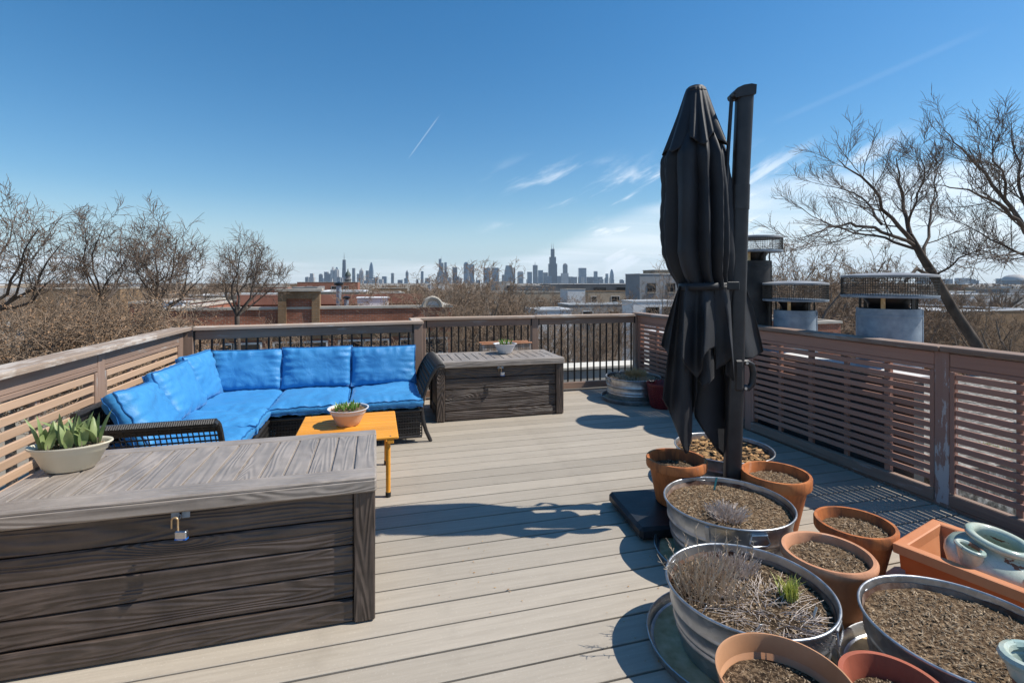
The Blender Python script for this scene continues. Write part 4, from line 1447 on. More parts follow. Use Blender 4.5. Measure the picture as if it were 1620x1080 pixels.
def pots():
    pot('terracotta pot of dark soil standing on the umbrella base plate', 1.065, 3.225, 0.083, 0.190, 0.128, 0.285, 'terra', 'soil_dark', 'terra', 0.07, seed=1, crumb=(200, .003, .006))
    pot('terracotta pot right of the umbrella mast, behind the middle tub', 1.625, 3.065, 0.0, 0.197, 0.120, 0.335, 'terra', 'soil', 'terra', 0.055, seed=2)
    pot('darker terracotta pot between the pale pot and orange planter', 1.775, 2.575, 0.0, 0.185, 0.120, 0.265, 'terra', 'soil', 'terra', 0.045, seed=3)
    pot('pale rounded-rim terracotta pot between the two big tubs', 1.435, 2.264, 0.0, 0.192, 0.135, 0.28, 'terra_pale', 'soil', 'smooth', 0.040, seed=4, crumb=(700, .003, .007))
    pot('tan plastic pot at the bottom edge in front of the stalk-filled tub', 0.828, 1.512, 0.0, 0.196, 0.135, 0.30, 'plastic_tan', 'soil_dark', 'thin', 0.075, seed=5, crumb=(700, .002, .005))
    pot('red terracotta pot at the bottom edge beside the tan pot', 1.19, 1.546, 0.0, 0.152, 0.105, 0.25, 'terra_red', 'soil_dark', 'terra', 0.065, seed=6, crumb=(500, .002, .005))
    tub('rear galvanised tub holding leaf litter, behind the umbrella mast', 1.613, 3.80, 0.0, 0.350, 0.30, 0.25, 'soil_dark', 0.045, seed=7, rot=0.4, crumb=(500, .005, .013), chipmat='bark')
    tub('middle galvanised tub with a small grey dry tuft and blue tag', 1.187, 2.743, 0.012, 0.331, 0.275, 0.29, 'soil', 0.042, seed=8, rot=R(215), hdir=R(-103), crumb=(2000, .003, .007))
    tub('front galvanised tub full of dead stalks and a green tuft', 0.962, 2.030, 0.010, 0.316, 0.262, 0.262, 'soil_dark', 0.052, seed=9, rot=R(50), hdir=R(-57), crumb=(1500, .003, .008))
    tub('galvanised tub of bare soil cut by the lower right edge', 1.625, 1.776, 0.006, 0.318, 0.262, 0.265, 'soil', 0.045, seed=10, rot=R(110), handles=False, crumb=(2600, .003, .007))
    tub('galvanised tub of straw-like stalks in the far right corner', 1.565, 6.43, 0.010, 0.345, 0.315, 0.285, 'soil', 0.040, seed=11, rot=R(20), crumb=(400, .004, .010))
    drip_pan('metal drip pan with silt under the middle galvanised tub', 1.165, 2.72, 0.0, 0.375)
    drip_pan('metal drip pan with silt under the front galvanised tub', 0.925, 2.035, 0.0, 0.362)
    drip_pan('shiny drip pan under the tub at the lower right', 1.59, 1.80, 0.0, 0.345, 0.05)
    drip_pan('metal drip pan under the tub in the far corner', 1.55, 6.42, 0.0, 0.395, 0.05)
    # leaf litter on the rear tub
    p = W(1.613, 3.80, 0.2175)
    r_ = random.Random(3)
    m = MB()
    for i in range(150):
        a, q = r_.uniform(0, 6.28), math.sqrt(r_.random()) * 0.30
        s = r_.uniform(0.012, 0.030)
        rot = Matrix.Rotation(r_.uniform(0, 6.28), 3, 'Z') @ Matrix.Rotation(r_.uniform(-.6, .6), 3, 'X')
        c = Vector((q * math.cos(a), q * math.sin(a), r_.uniform(.004, .020)))
        m.add([c + rot @ Vector(v) for v in ((-s, 0, 0), (-.3 * s, .55 * s, .15 * s), (s * .6, .4 * s, 0), (s, 0, .2 * s), (.2 * s, -.5 * s, 0), (-.6 * s, -.4 * s, .1 * s))], [(0, 1, 2, 3, 4, 5)])
    tag(obj('leaf_litter', m, M['bark'], None, p), 'orange-brown fallen leaves lying in the rear galvanised tub', 'leaves', None, 'stuff')
    # woven dark red pot in the far corner
    p = W(1.80, 5.99, 0)
    t = thing('woven_pot', 'dark red basket-textured pot beside the far corner tub', 'pot', p)
    m = MB().lathe([(0.0, 0.003), (0.12, 0.003), (0.125, 0.01), (0.168, 0.275), (0.176, 0.279), (0.176, 0.297), (0.168, 0.299), (0.160, 0.285), (0.145, 0.20)], 48)
    obj('pot_body', m, M['red_pot'], t, smooth=True, sharp=50)
    kn = MB()
    for j in range(12):
        z = 0.025 + j * 0.0205
        q = 0.125 + (0.168 - 0.125) * z / 0.275 + 0.001
        for k in range(38):
            a = 2 * math.pi * (k + 0.5 * (j % 2)) / 38
            kn.box((q * math.cos(a), q * math.sin(a), z), (0.008, 0.018, 0.015), 0.004, Matrix.Rotation(a, 3, 'Z'))
    o = obj('basket_texture', kn, M['red_pot'], t)
    o['kind'] = 'stuff'
    obj('soil', soil_mesh(0.148, 0.004, 3), M['soil_dark'], t, (0, 0, 0.23), smooth=True)


pots()


def rect_planter():
    a = W(1.8355, 2.388)
    du = W(0.52, -0.854) - W(0, 0)            # long direction, towards the lower right
    dv = W(0.837, 0.547) - W(0, 0)
    ang = math.atan2(du.y, du.x)
    Lg, Wd, h = 0.96, 0.47, 0.25
    t = thing('rectangular_planter', 'orange plastic trough planter by the right railing', 'planter', a + du.normalized() * Lg / 2 + dv.normalized() * Wd / 2, ang)

    def ringv(l, w, z):
        return [(-l / 2, -w / 2, z), (l / 2, -w / 2, z), (l / 2, w / 2, z), (-l / 2, w / 2, z)]
    m = MB()
    tp = 0.10
    prof = [(-.062, 0.003), (-.056, 0.06), (-.042, 0.066), (-.037, 0.125), (-.024, 0.131), (-.019, h - 0.045)]
    inn = [(-.062, h - 0.045), (-.125, 0.02)]
    rows = [ringv(Lg + 2 * e, Wd + 2 * e, z) for e, z in prof]
    for rw in rows:
        m.v += rw
    for j in range(len(rows) - 1):
        for k in range(4):
            k2 = (k + 1) % 4
            m.f.append((j * 4 + k, j * 4 + k2, (j + 1) * 4 + k2, (j + 1) * 4 + k))
    m.f.append((3, 2, 1, 0))
    obj('trough', m, M['plastic_orange'], t)
    m = MB()
    rows = [ringv(Lg - .02 + 2 * e, Wd - .02 + 2 * e, z) for e, z in [(0, h - 0.048), (0.008, h - 0.044), (0.010, h - 0.002), (0.004, h), (-.032, h), (-.038, h - 0.004), (-.042, h - 0.045), (-.10, 0.012)]]
    for rw in rows:
        m.v += rw
    for j in range(len(rows) - 1):
        for k in range(4):
            k2 = (k + 1) % 4
            m.f.append((j * 4 + k, j * 4 + k2, (j + 1) * 4 + k2, (j + 1) * 4 + k))
    o = len(rows) * 4 - 4
    m.f.append((o, o + 1, o + 2, o + 3))
    obj('rim', m, M['plastic_rim'], t)
    obj('soil', MB().box((0, 0, 0.032), (Lg - 0.20, Wd - 0.20, 0.03)), M['soil_dark'], t)
    # glazed jar with open pockets, standing in the trough
    j0 = W(2.19, 2.30, 0.085)

    def jar(label, loc, s, tilt, pockets):
        t = thing('pocket_jar', label, 'jar', loc, 0)
        t.rotation_euler = Matrix.Rotation(tilt, 3, Vector((CO * .75 + SI * .66, -SI * .75 + CO * .66, 0))).to_euler()
        pr = [(0.0, 0.0), (0.10, 0.0), (0.115, 0.01), (0.165, 0.07), (0.193, 0.13), (0.195, 0.165), (0.178, 0.20), (0.135, 0.228), (0.112, 0.238), (0.108, 0.246), (0.116, 0.254), (0.134, 0.262), (0.138, 0.275), (0.132, 0.286), (0.118, 0.290), (0.104, 0.286), (0.096, 0.272),
              (0.094, 0.25), (0.10, 0.22), (0.15, 0.17), (0.10, 0.02)]
        obj('jar_body', MB().lathe([(r * s, z * s) for r, z in pr], 64), M['celadon'], t, smooth=True, sharp=70)
        for (a, z, up) in pockets:
            # a lip: half-open cup standing off the shoulder
            m = MB()
            nn, rows = 22, 9
            ca, sa = math.cos(a), math.sin(a)
            for j in range(rows):
                q = j / (rows - 1)
                hgt = (z - 0.10 + 0.105 * q + up * q) * s
                out = (0.150 + 0.040 * q) * s
                wr = (0.030 + 0.024 * q ** 0.7) * s
                for k in range(nn):
                    b = 2 * math.pi * k / nn
                    lx, ly = out + wr * 0.80 * math.cos(b), wr * math.sin(b)
                    m.v.append((lx * ca - ly * sa, lx * sa + ly * ca, hgt))
            for j in range(rows - 1):
                for k in range(nn):
                    k2 = (k + 1) % nn
                    m.f.append((j * nn + k, j * nn + k2, (j + 1) * nn + k2, (j + 1) * nn + k))
            o = obj('pocket', m, M['celadon'], t, smooth=True, sharp=0)
            so = o.modifiers.new('thick', 'SOLIDIFY')
            so.thickness = 0.011 * s
            so.offset = 0
            pts = []
            for k in range(nn + 1):
                b = 2 * math.pi * k / nn
                wr, out = 0.054 * s, 0.190 * s
                lx, ly = out + wr * 0.80 * math.cos(b), wr * math.sin(b)
                pts.append((lx * ca - ly * sa, lx * sa + ly * ca, (z + 0.005 + up) * s))
            lp = obj('lip', MB().tube(pts, 0.0115 * s, 8, False), M['celadon'], o, smooth=True)
            obj('soil', MB().lathe([(0.0, 0), (0.044 * s, 0)], 20, (0.185 * s * ca, 0.185 * s * sa, (z - 0.022 + up) * s)), M['soil_dark'], o)
        return t
    jar('celadon glazed pocket jar sitting in the orange trough planter', j0, 0.90, R(11), [(R(178), 0.215, 0.02), (R(262), 0.185, 0.0), (R(20), 0.19, 0.0)])
    jar('celadon glazed pocket jar cut off by the bottom right corner', W(1.60, 1.235, 0.0), 1.40, 0, [(R(80), 0.235, 0.02), (R(200), 0.22, 0.0)])


rect_planter()


# ------------------------------------------------------------------ planted bowls
def blade(m, base, d, L, w, bend, seg=5, cup=0.25, up=Vector((0, 0, 1))):
    """a leaf blade that rises from base and bends over along d"""
    base, d = Vector(base), Vector(d)
    d.z = 0
    d.normalize()
    sd = Vector((-d.y, d.x, 0))
    p = base.copy()
    o = len(m.v)
    for i in range(seg + 1):
        s = i / seg
        ww = w * (math.sin(math.pi * (0.14 + 0.86 * s) ** 0.85) ** 0.9 if s < 1 else 0.0)
        ang = bend * s
        dirn = up * math.cos(ang) + d * math.sin(ang)
        nrm = d * math.cos(ang) - up * math.sin(ang)
        if i:
            p = p + dirn * (L / seg)
        m.v += [tuple(p - sd * ww / 2 - nrm * ww * cup * -1), tuple(p), tuple(p + sd * ww / 2 + nrm * ww * cup)]
    for i in range(seg):
        a, b = o + i * 3, o + (i + 1) * 3
        m.f += [(a, a + 1, b + 1, b), (a + 1, a + 2, b + 2, b + 1)]


def bowls():
    # oval cream planter of tulips on the foreground box
    z0 = 0.6465 + 0.0015
    c = at(112, 742, z0)
    t = thing('oval_planter', 'cream oval bowl planter on the foreground storage box', 'planter', c, R(6))
    t.scale = (0.84, 0.84, 0.90)
    pr = [(0.0, 0.004), (0.095, 0.0), (0.108, 0.006), (0.118, 0.022), (0.124, 0.024), (0.155, 0.088), (0.163, 0.092), (0.168, 0.112), (0.183, 0.122), (0.188, 0.128), (0.186, 0.134), (0.178, 0.133), (0.168, 0.124), (0.150, 0.08)]
    obj('bowl', MB().lathe(pr, 64, sy=0.62), M['cream'], t, smooth=True, sharp=50)
    so = obj('soil', soil_mesh(0.166, 0.004, 2.2, 1, 0.62, dome=0.006), M['soil'], t, (0, 0, 0.110), smooth=True, sharp=0)
    k = obj('soil_crumbs', crumbs(0.162, 5, 420, .003, .006, 1, 0.62, dome=.006), M['chip'], so, (0, 0, .001))
    k['kind'] = 'stuff'
    r_ = random.Random(21)
    spots = [(-0.115, -0.02), (-0.075, 0.03), (-0.085, -0.045), (-0.03, 0.045), (-0.02, -0.02), (0.01, -0.055), (0.03, 0.02), (0.055, -0.03), (0.085, 0.03), (0.115, 0.005)]
    rot = Matrix.Rotation(R(6), 3, 'Z')
    for i, (x, y) in enumerate(spots):
        q = c + rot @ Vector((x * 0.84, y * 0.84, 0.101))
        pl = thing('tulip', 'young grey-green tulip sprouting in the cream oval planter', 'plant', q, r_.uniform(0, 6.28), 'tulips in the oval planter')
        pl.scale = (0.92, 0.92, 0.92)
        nl = r_.choice((2, 3, 3))
        st = MB().tube([(0, 0, -0.01), (0, 0, 0.035)], [0.006, 0.007], 7)
        obj('stem', st, M['tulip_stem'], pl, smooth=True)
        for j in range(nl):
            a = j * 6.283 / nl + r_.uniform(-.4, .4)
            m = MB()
            blade(m, (0.004 * math.cos(a), 0.004 * math.sin(a), 0.012), (math.cos(a), math.sin(a), 0), r_.uniform(0.115, 0.175), r_.uniform(0.026, 0.048), r_.uniform(0.25, 1.25), 9, 0.30)
            lf = obj('leaf', m, M['tulip'], pl, smooth=True, sharp=0)
    # peach bowl on the coffee table
    zt = 0.4305
    c = at(551, 671, zt)

    def bowl(label, c, rt, h, mat, rimmat, seed, ncl, leafL, oval=1.0):
        t = thing('planted_bowl', label, 'planter', c, 0.2)
        pr = [(0.0, 0.004), (rt * 0.50, 0.0), (rt * 0.55, 0.006), (rt * 0.66, h * 0.30), (rt * 0.83, h * 0.72), (rt * 0.90, h * 0.90), (rt * 0.965, h * 0.95)]
        obj('bowl', MB().lathe(pr, 56), M[mat], t, smooth=True, sharp=50)
        obj('rim', MB().lathe([(rt * 0.962, h * 0.945), (rt, h * 0.965), (rt * 1.0, h * 0.995), (rt * 0.975, h), (rt * 0.93, h * 0.985), (rt * 0.88, h * 0.82), (rt * 0.84, h * 0.7)], 56), M[rimmat], t, smooth=True, sharp=50)
        so = obj('soil', soil_mesh(rt * 0.885, 0.004, seed, dome=0.008), M['soil'], t, (0, 0, h * 0.86), smooth=True, sharp=0)
        r_ = random.Random(seed)
        for i in range(ncl):
            a, q = i * 2.4, rt * 0.62 * math.sqrt((i + 0.5) / ncl)
            m = MB()
            for j in range(9):
                b = r_.uniform(0, 6.28)
                blade(m, (0.005 * math.cos(b), 0.005 * math.sin(b), 0), (math.cos(b), math.sin(b), 0), leafL * r_.uniform(.65, 1.1), 0.0085, r_.uniform(0.15, 0.95), 4, 0.2)
            pos = c + Vector((q * math.cos(a), q * math.sin(a), h * 0.86 + 0.006))
            pl = obj('bulb_shoot', m, M['shoot'], None, pos, smooth=True, sharp=0)
            tag(pl, 'short green bulb shoots in the ' + ('peach bowl on the orange table' if mat == 'peach' else 'white bowl on the far box'), 'plant', 'bulb shoots in the ' + ('peach bowl' if mat == 'peach' else 'white bowl'))
    bowl('peach bowl of green shoots on the orange coffee table', c, 0.150, 0.128, 'peach', 'white_bowl', 31, 13, 0.060)
    bowl('white bowl of green shoots on the far storage box', at(799, 558.5, 0.6480), 0.142, 0.118, 'white_bowl', 'white_bowl', 33, 9, 0.072)
    # slatted wooden planter standing behind the far box
    x0, x1, yy, top = 1.29, 1.93, 6.20, 0.735
    t = thing('wooden_planter', 'striped wooden planter box standing behind the far storage box', 'planter', ((x0 + x1) / 2, yy, 0))
    w = x1 - x0
    n = 22
    me = MB().box((0, 0, 0), (w / n - 0.003, 0.014, top - 0.02), 0.002).mesh('slat')
    for i in range(n):
        for sy in (-1, 1):
            obj('slat', me, M['straw'] if i % 3 else M['cap'], t, (-w / 2 + (i + .5) * w / n, sy * 0.085, top / 2 - 0.005))
    me = MB().box((0, 0, 0), (0.014, 0.156, top - 0.02)).mesh('end_board')
    for sx in (-1, 1):
        obj('end_board', me, M['cap'], t, (sx * (w / 2 - 0.009), 0, top / 2 - 0.005))
    for sy in (-1, 1):
        bx('rim_board', (0, sy * 0.085, top - 0.006), (w + 0.02, 0.034, 0.016), M['terra_pale'], t, 0.003)
    obj('soil', MB().box((0, 0, top - 0.05), (w - 0.04, 0.150, 0.02)), M['soil'], t)


bowls()


# ------------------------------------------------------------------ dry plants in the tubs
def stalks(name, label, cat, pos, mat, n, spread, hmin, hmax, seed, side=2, r=0.0011, lean=0.5, kink=0.5, aspect=1.0, rz=0.0):
    m = MB()
    r_ = random.Random(seed)
    for i in range(n):
        a, q = r_.uniform(0, 6.28), math.sqrt(r_.random())
        x, y = q * spread * math.cos(a), q * spread * aspect * math.sin(a)
        h = r_.uniform(hmin, hmax) * (1.05 - 0.45 * q)
        dx, dy = (x / spread + r_.uniform(-kink, kink)) * lean * h, (y / spread + r_.uniform(-kink, kink)) * lean * h
        p = [Vector((x, y, -0.005)), Vector((x + dx * .35 + r_.uniform(-.006, .006), y + dy * .35, h * .5)), Vector((x + dx, y + dy, h))]
        m.tube(p, [r * 1.2, r, r * .7], 3, False)
        for s in range(side):
            u = r_.uniform(.25, .98)
            b = p[0].lerp(p[1], u * 2) if u < .5 else p[1].lerp(p[2], u * 2 - 1)
            l = h * r_.uniform(.08, .24)
            e = b + Vector((r_.uniform(-1, 1) * l * .7, r_.uniform(-1, 1) * l * .7, l))
            m.tube([b, e], [r * .9, r * .6], 3, False)
    o = obj(name, m, M[mat], None, pos, (0, 0, rz))
    return tag(o, label, cat)


def dry_plants():
    zs = 0.010 + 0.262 - 0.052 + 0.006
    c = W(0.962, 2.030, zs)
    stalks('dead_lavender', 'tall dead lavender stalks on the left of the front tub', 'plant', c + (W(-0.155, 0.03) - W(0, 0)), 'dry', 250, 0.130, 0.04, 0.14, 1, 3, 0.0016, 0.45, 0.7)
    stalks('dead_lavender', 'low grey dead lavender at the back of the front tub', 'plant', c + (W(0.005, 0.165) - W(0, 0)), 'dry_grey', 300, 0.125, 0.03, 0.080, 2, 3, 0.0015, 0.6, 0.8, 0.6)
    m = MB()
    r_ = random.Random(77)
    for (x, y, h, lx) in ((-0.25, 0.02, 0.20, -0.06), (-0.27, -0.02, 0.15, -0.09), (-0.16, 0.08, 0.24, -0.02), (-0.12, 0.05, 0.25, 0.01), (-0.03, 0.12, 0.20, 0.0), (-0.08, 0.1, 0.18, 0.03), (-0.2, 0.1, 0.19, -0.02), (0.02, 0.16, 0.15, 0.02), (0.08, 0.15, 0.14, 0.02)):
        p = [Vector((x, y, 0)), Vector((x + lx * .4, y, h * .5)), Vector((x + lx, y + r_.uniform(-.02, .02), h))]
        m.tube(p, [.0026, .0021, .0013], 4, False)
        for j in range(9):
            u = r_.uniform(.3, 1)
            b = p[0].lerp(p[1], u * 2) if u < .5 else p[1].lerp(p[2], u * 2 - 1)
            m.tube([b, b + Vector((r_.uniform(-.02, .02), r_.uniform(-.02, .02), r_.uniform(.005, .03)))], [.0020, .0010], 3, False)
    for v in range(len(m.v)):
        p = m.v[v]
        q = W(p[0], p[1], p[2]) - W(0, 0, 0)
        m.v[v] = tuple(q)
    tag(obj('dead_flower_stalk', m, M['dry'], None, c), 'sparse taller dead flower stalks sticking out of the front tub', 'plant')
    stalks('matted_dead_stems', 'matted dead stems lying over the soil of the front tub', 'plant', c + (W(0.03, -0.10) - W(0, 0)), 'dry_grey', 420, 0.17, 0.008, 0.030, 4, 2, 0.0011, 4.0, 0.9)
    g = MB()
    r_ = random.Random(6)
    for i in range(120):
        a, q = r_.uniform(0, 6.28), r_.random() * 0.034
        b = r_.uniform(0, 6.28)
        blade(g, (q * math.cos(a), q * math.sin(a), 0), (math.cos(b), math.sin(b), 0), r_.uniform(.05, .105), .0050, r_.uniform(.1, 1.15), 4, .1)
    tag(obj('chive_tuft', g, M['grass'], None, c + (W(0.155, -0.03) - W(0, 0)), smooth=True, sharp=0), 'small yellow-green grass tuft growing in the front tub', 'plant')
    c2 = W(1.187, 2.743, 0.012 + 0.29 - 0.042 + 0.006)
    stalks('dead_tuft', 'small grey dead tuft in the middle galvanised tub', 'plant', c2 + (W(-0.06, -0.13) - W(0, 0)), 'dry_grey', 340, 0.078, 0.03, 0.075, 8, 3, 0.0015, 0.8, 0.8)
    o = obj('plant_tag', MB().box((0, 0, 0.035), (0.014, 0.0015, 0.085)), mat_noise('blue_green_tag', (0.03, 0.20, 0.24), (0.05, 0.27, 0.30), 9, 0.35, 0.0), None, c2 + (W(0.02, 0.225) - W(0, 0)), (R(8), R(6), -YAW + 0.3))
    tag(o, 'blue-green plastic plant tag at the back of the middle tub', 'tag')
    wp = mat_noise('white_plastic_tag', (0.6, 0.62, 0.6), (0.75, 0.75, 0.72), 9, 0.5, 0.0)
    for (x, z, rz, lab) in ((-0.075, -0.215, 0.3, 'small white plant tag near the front rim of the front tub'), (0.185, -0.135, 1.2, 'white plant tag lying beside the green tuft'), (-0.235, -0.12, 0.8, 'white tag among the stalks at the left rim of the front tub')):
        o = obj('plant_tag', MB().box((0, 0, 0.018), (0.016, 0.0015, 0.045)), wp, None, c + (W(x, z) - W(0, 0)), (R(25), R(15), rz))
        tag(o, lab, 'tag')
    c3 = W(1.565, 6.43, 0.010 + 0.285 - 0.040 + 0.006)
    stalks('dead_grass', 'straw-coloured dead stubble across the far corner tub', 'plant', c3, 'dry', 700, 0.29, 0.02, 0.055, 12, 2, 0.0018, 0.6, 0.8)
    stalks('dead_grass_tuft', 'taller tan tuft of dead grass in the far corner tub', 'plant', c3 + (W(0.05, 0.06) - W(0, 0)), 'straw', 420, 0.10, 0.07, 0.15, 13, 1, 0.0022, 0.8, 0.4)


dry_plants()


def deck_litter():
    r_ = random.Random(91)
    m = MB()
    for i in range(230):
        px, py = r_.choice(((1040, 900), (1290, 830), (1000, 690), (1330, 980), (1200, 720), (980, 640), (1050, 1000), (760, 900)))
        p = at(px + r_.gauss(0, 45), min(1075, max(625, py + r_.gauss(0, 40))), 0.0)
        if p.x > 3.5 or p.y > 6.2:
            continue
        s = r_.uniform(.002, .008)
        rot = Matrix.Rotation(r_.uniform(0, 6.28), 3, 'Z') @ Matrix.Rotation(r_.uniform(-.4, .4), 3, 'X')
        m.add([p + Vector((0, 0, .003)) + rot @ Vector(v) for v in ((-s, 0, 0), (0, s * .45, .001), (s, 0, .001), (0, -s * .4, .001))], [(0, 1, 2, 3)])
    tag(obj('deck_litter', m, M['bark']), 'dry crumbs and leaf bits scattered on the deck boards', None, None, 'stuff')


deck_litter()


# ================================================================== TREES
def rot_about(v, axis, ang):
    return Matrix.Rotation(ang, 3, axis) @ v


class Twigs:
    """collects many branches and turns them into tubes in one go"""
    def __init__(s):
        s.g = {}
        s.extra = []

    def tube(s, pts, rad, n=3, caps=False):
        s.g.setdefault((len(pts), n), []).append((pts, rad))

    def mesh(s, name, smooth=True, sharp=0):
        V, F = [], []
        o = 0
        for (k, n), L in s.g.items():
            Pn = np.array([[tuple(p) for p in l[0]] for l in L], dtype=np.float64)
            Rn = np.array([l[1] for l in L], dtype=np.float64)
            B = len(L)
            T = np.empty_like(Pn)
            T[:, 1:-1] = Pn[:, 2:] - Pn[:, :-2]
            T[:, 0] = Pn[:, 1] - Pn[:, 0]
            T[:, -1] = Pn[:, -1] - Pn[:, -2]
            T /= np.linalg.norm(T, axis=2, keepdims=True) + 1e-12
            ax = np.where(np.abs(T[:, :1, 2:3]) < .8, np.array([0, 0, 1.0]), np.array([1.0, 0, 0]))
            A = ax - T * (ax * T).sum(2, keepdims=True)
            A /= np.linalg.norm(A, axis=2, keepdims=True) + 1e-12
            C = np.cross(T, A)
            an = np.arange(n) * 2 * math.pi / n
            ring = Pn[:, :, None, :] + Rn[:, :, None, None] * (A[:, :, None, :] * np.cos(an)[None, None, :, None] + C[:, :, None, :] * np.sin(an)[None, None, :, None])
            V.append(ring.reshape(-1, 3))
            idx = (np.arange(B * k * n) + o).reshape(B, k, n)
            nx = np.roll(idx, -1, axis=2)
            F.append(np.stack([idx[:, :-1], nx[:, :-1], nx[:, 1:], idx[:, 1:]], axis=-1).reshape(-1, 4))
            o += B * k * n
        tri = []
        for (vs_, fs) in s.extra:
            V.append(np.array([tuple(v) for v in vs_]))
            tri += [[q + o for q in f] for f in fs]
            o += len(vs_)
        V = np.concatenate(V)
        F = np.concatenate(F)
        me = bpy.data.meshes.new(name)
        nt = len(tri)
        me.vertices.add(len(V))
        me.vertices.foreach_set('co', V.astype(np.float32).ravel())
        loops = np.concatenate([F.ravel(), np.array(tri, dtype=np.int64).ravel()]) if nt else F.ravel()
        me.loops.add(len(loops))
        me.loops.foreach_set('vertex_index', loops.astype(np.int32))
        starts = np.concatenate([np.arange(len(F)) * 4, len(F) * 4 + np.arange(nt) * 3])
        me.polygons.add(len(starts))
        me.polygons.foreach_set('loop_start', starts.astype(np.int32))
        me.polygons.foreach_set('use_smooth', np.ones(len(starts), dtype=bool))
        me.update(calc_edges=True)
        me.validate()
        return me


def grow(seed, stems, levels, P, bud=False):
    """stems: list of (points, r0, r1). returns trunk and crown builders"""
    r_ = random.Random(seed)
    tr, cr = Twigs(), Twigs()
    nside = (7, 5, 4, 3, 3, 3, 3)
    tips = []
    up = Vector((0, 0, 1))
    G, U_ = r_.gauss, r_.uniform

    def spawn(pts, r0, r1, lv):
        if lv >= levels:
            return
        n = len(pts)
        L = sum((b - a).length for a, b in zip(pts, pts[1:]))
        k = max(1, int(P['n'][lv] * U_(.8, 1.25)))
        for i in range(k):
            u = P['start'][lv] + (1 - P['start'][lv]) * ((i + r_.random()) / k)
            x = u * (n - 1)
            j = min(n - 2, int(x))
            p = pts[j].lerp(pts[j + 1], x - j)
            d = (pts[j + 1] - pts[j]).normalized()
            ax = d.orthogonal().normalized()
            ax = Matrix.Rotation(U_(0, 6.283), 3, d) @ ax
            nd = Matrix.Rotation(P['ang'][lv] * U_(.65, 1.35), 3, ax) @ d
            nl = max(P.get('lmin', .25), L * P['len'][lv] * U_(.6, 1.2) * (1.05 - 0.5 * u))
            nr = max(P['rmin'], min(r0, (r0 + (r1 - r0) * u) * P['rad'][lv]))
            branch(p, nd, nl, nr, lv + 1)

    def branch(p, d, L, r, lv):
        n = P['seg'][lv]
        pts = [p.copy()]
        wg, uu = P['wig'][lv], P['up'][lv]
        for i in range(n):
            d = Vector((d.x + G(0, wg), d.y + G(0, wg), d.z + G(0, wg) + uu)).normalized()
            pts.append(pts[-1] + d * (L / n))
        r1 = max(P['rmin'] * .55, r * .4)
        (tr if lv < P.get('split', 2) else cr).tube(pts, [r + (r1 - r) * i / n for i in range(n + 1)], nside[lv])
        if bud and lv >= levels - 1:
            for q in pts[1:]:
                s = 0.012
                v = Vector((U_(-1, 1), U_(-1, 1), U_(-.2, 1))).normalized()
                a = v.orthogonal().normalized() * s * .4
                cr.extra.append(([q + a, q - a, q + v.cross(a), q + v * s * 1.6], [(0, 1, 3), (1, 2, 3), (2, 0, 3)]))
        tips.append(pts[-1])
        spawn(pts, r, r1, lv)
    for (pts, r0, r1) in stems:
        pts = [Vector(p) for p in pts]
        n = len(pts) - 1
        fine, rad = [], []
        for i in range(n):
            for k in range(3):
                s = k / 3
                q = pts[i].lerp(pts[i + 1], s)
                if 0 < i or k:
                    w = (pts[i + 1] - pts[i]).length * .035
                    q = q + Vector((G(0, w), G(0, w), G(0, w * .5)))
                fine.append(q)
                rad.append(r0 + (r1 - r0) * (i + s) / n)
        fine.append(pts[-1])
        rad.append(r1)
        tr.tube(fine, rad, 8)
        spawn(fine, r0, r1, 0)
    return tr, cr, tips


STD = dict(n=(8, 6, 6, 5, 3), start=(.40, .25, .2, .15, .1), ang=(.75, .75, .7, .7, .7), len=(.62, .58, .50, .50, .5), rad=(.42, .45, .5, .55, .6),
           seg=(6, 6, 5, 4, 3, 2), wig=(.10, .14, .17, .19, .2, .2), up=(.10, .09, .06, .04, .03, .03), rmin=0.0042, split=2)


def tree_obj(name, label, loc, tr, cr, tm, cm, group=None, rz=0.0, scale=1.0, leaves=None):
    t = thing(name, label, 'tree', loc, rz, group)
    t.scale = (scale,) * 3
    tr = tr if not isinstance(tr, Twigs) else tr.mesh('trunk', True, 0)
    cr = cr if not isinstance(cr, Twigs) else cr.mesh('crown', True, 0)
    obj('trunk', tr, tm, t)
    obj('crown', cr, cm, t)
    if leaves:
        k = obj('dead_leaves', leaves, M['dead_leaf'], t)
        k['kind'] = 'stuff'
    return t


def P_(**kw):
    d = dict(STD)
    d.update(kw)
    return d


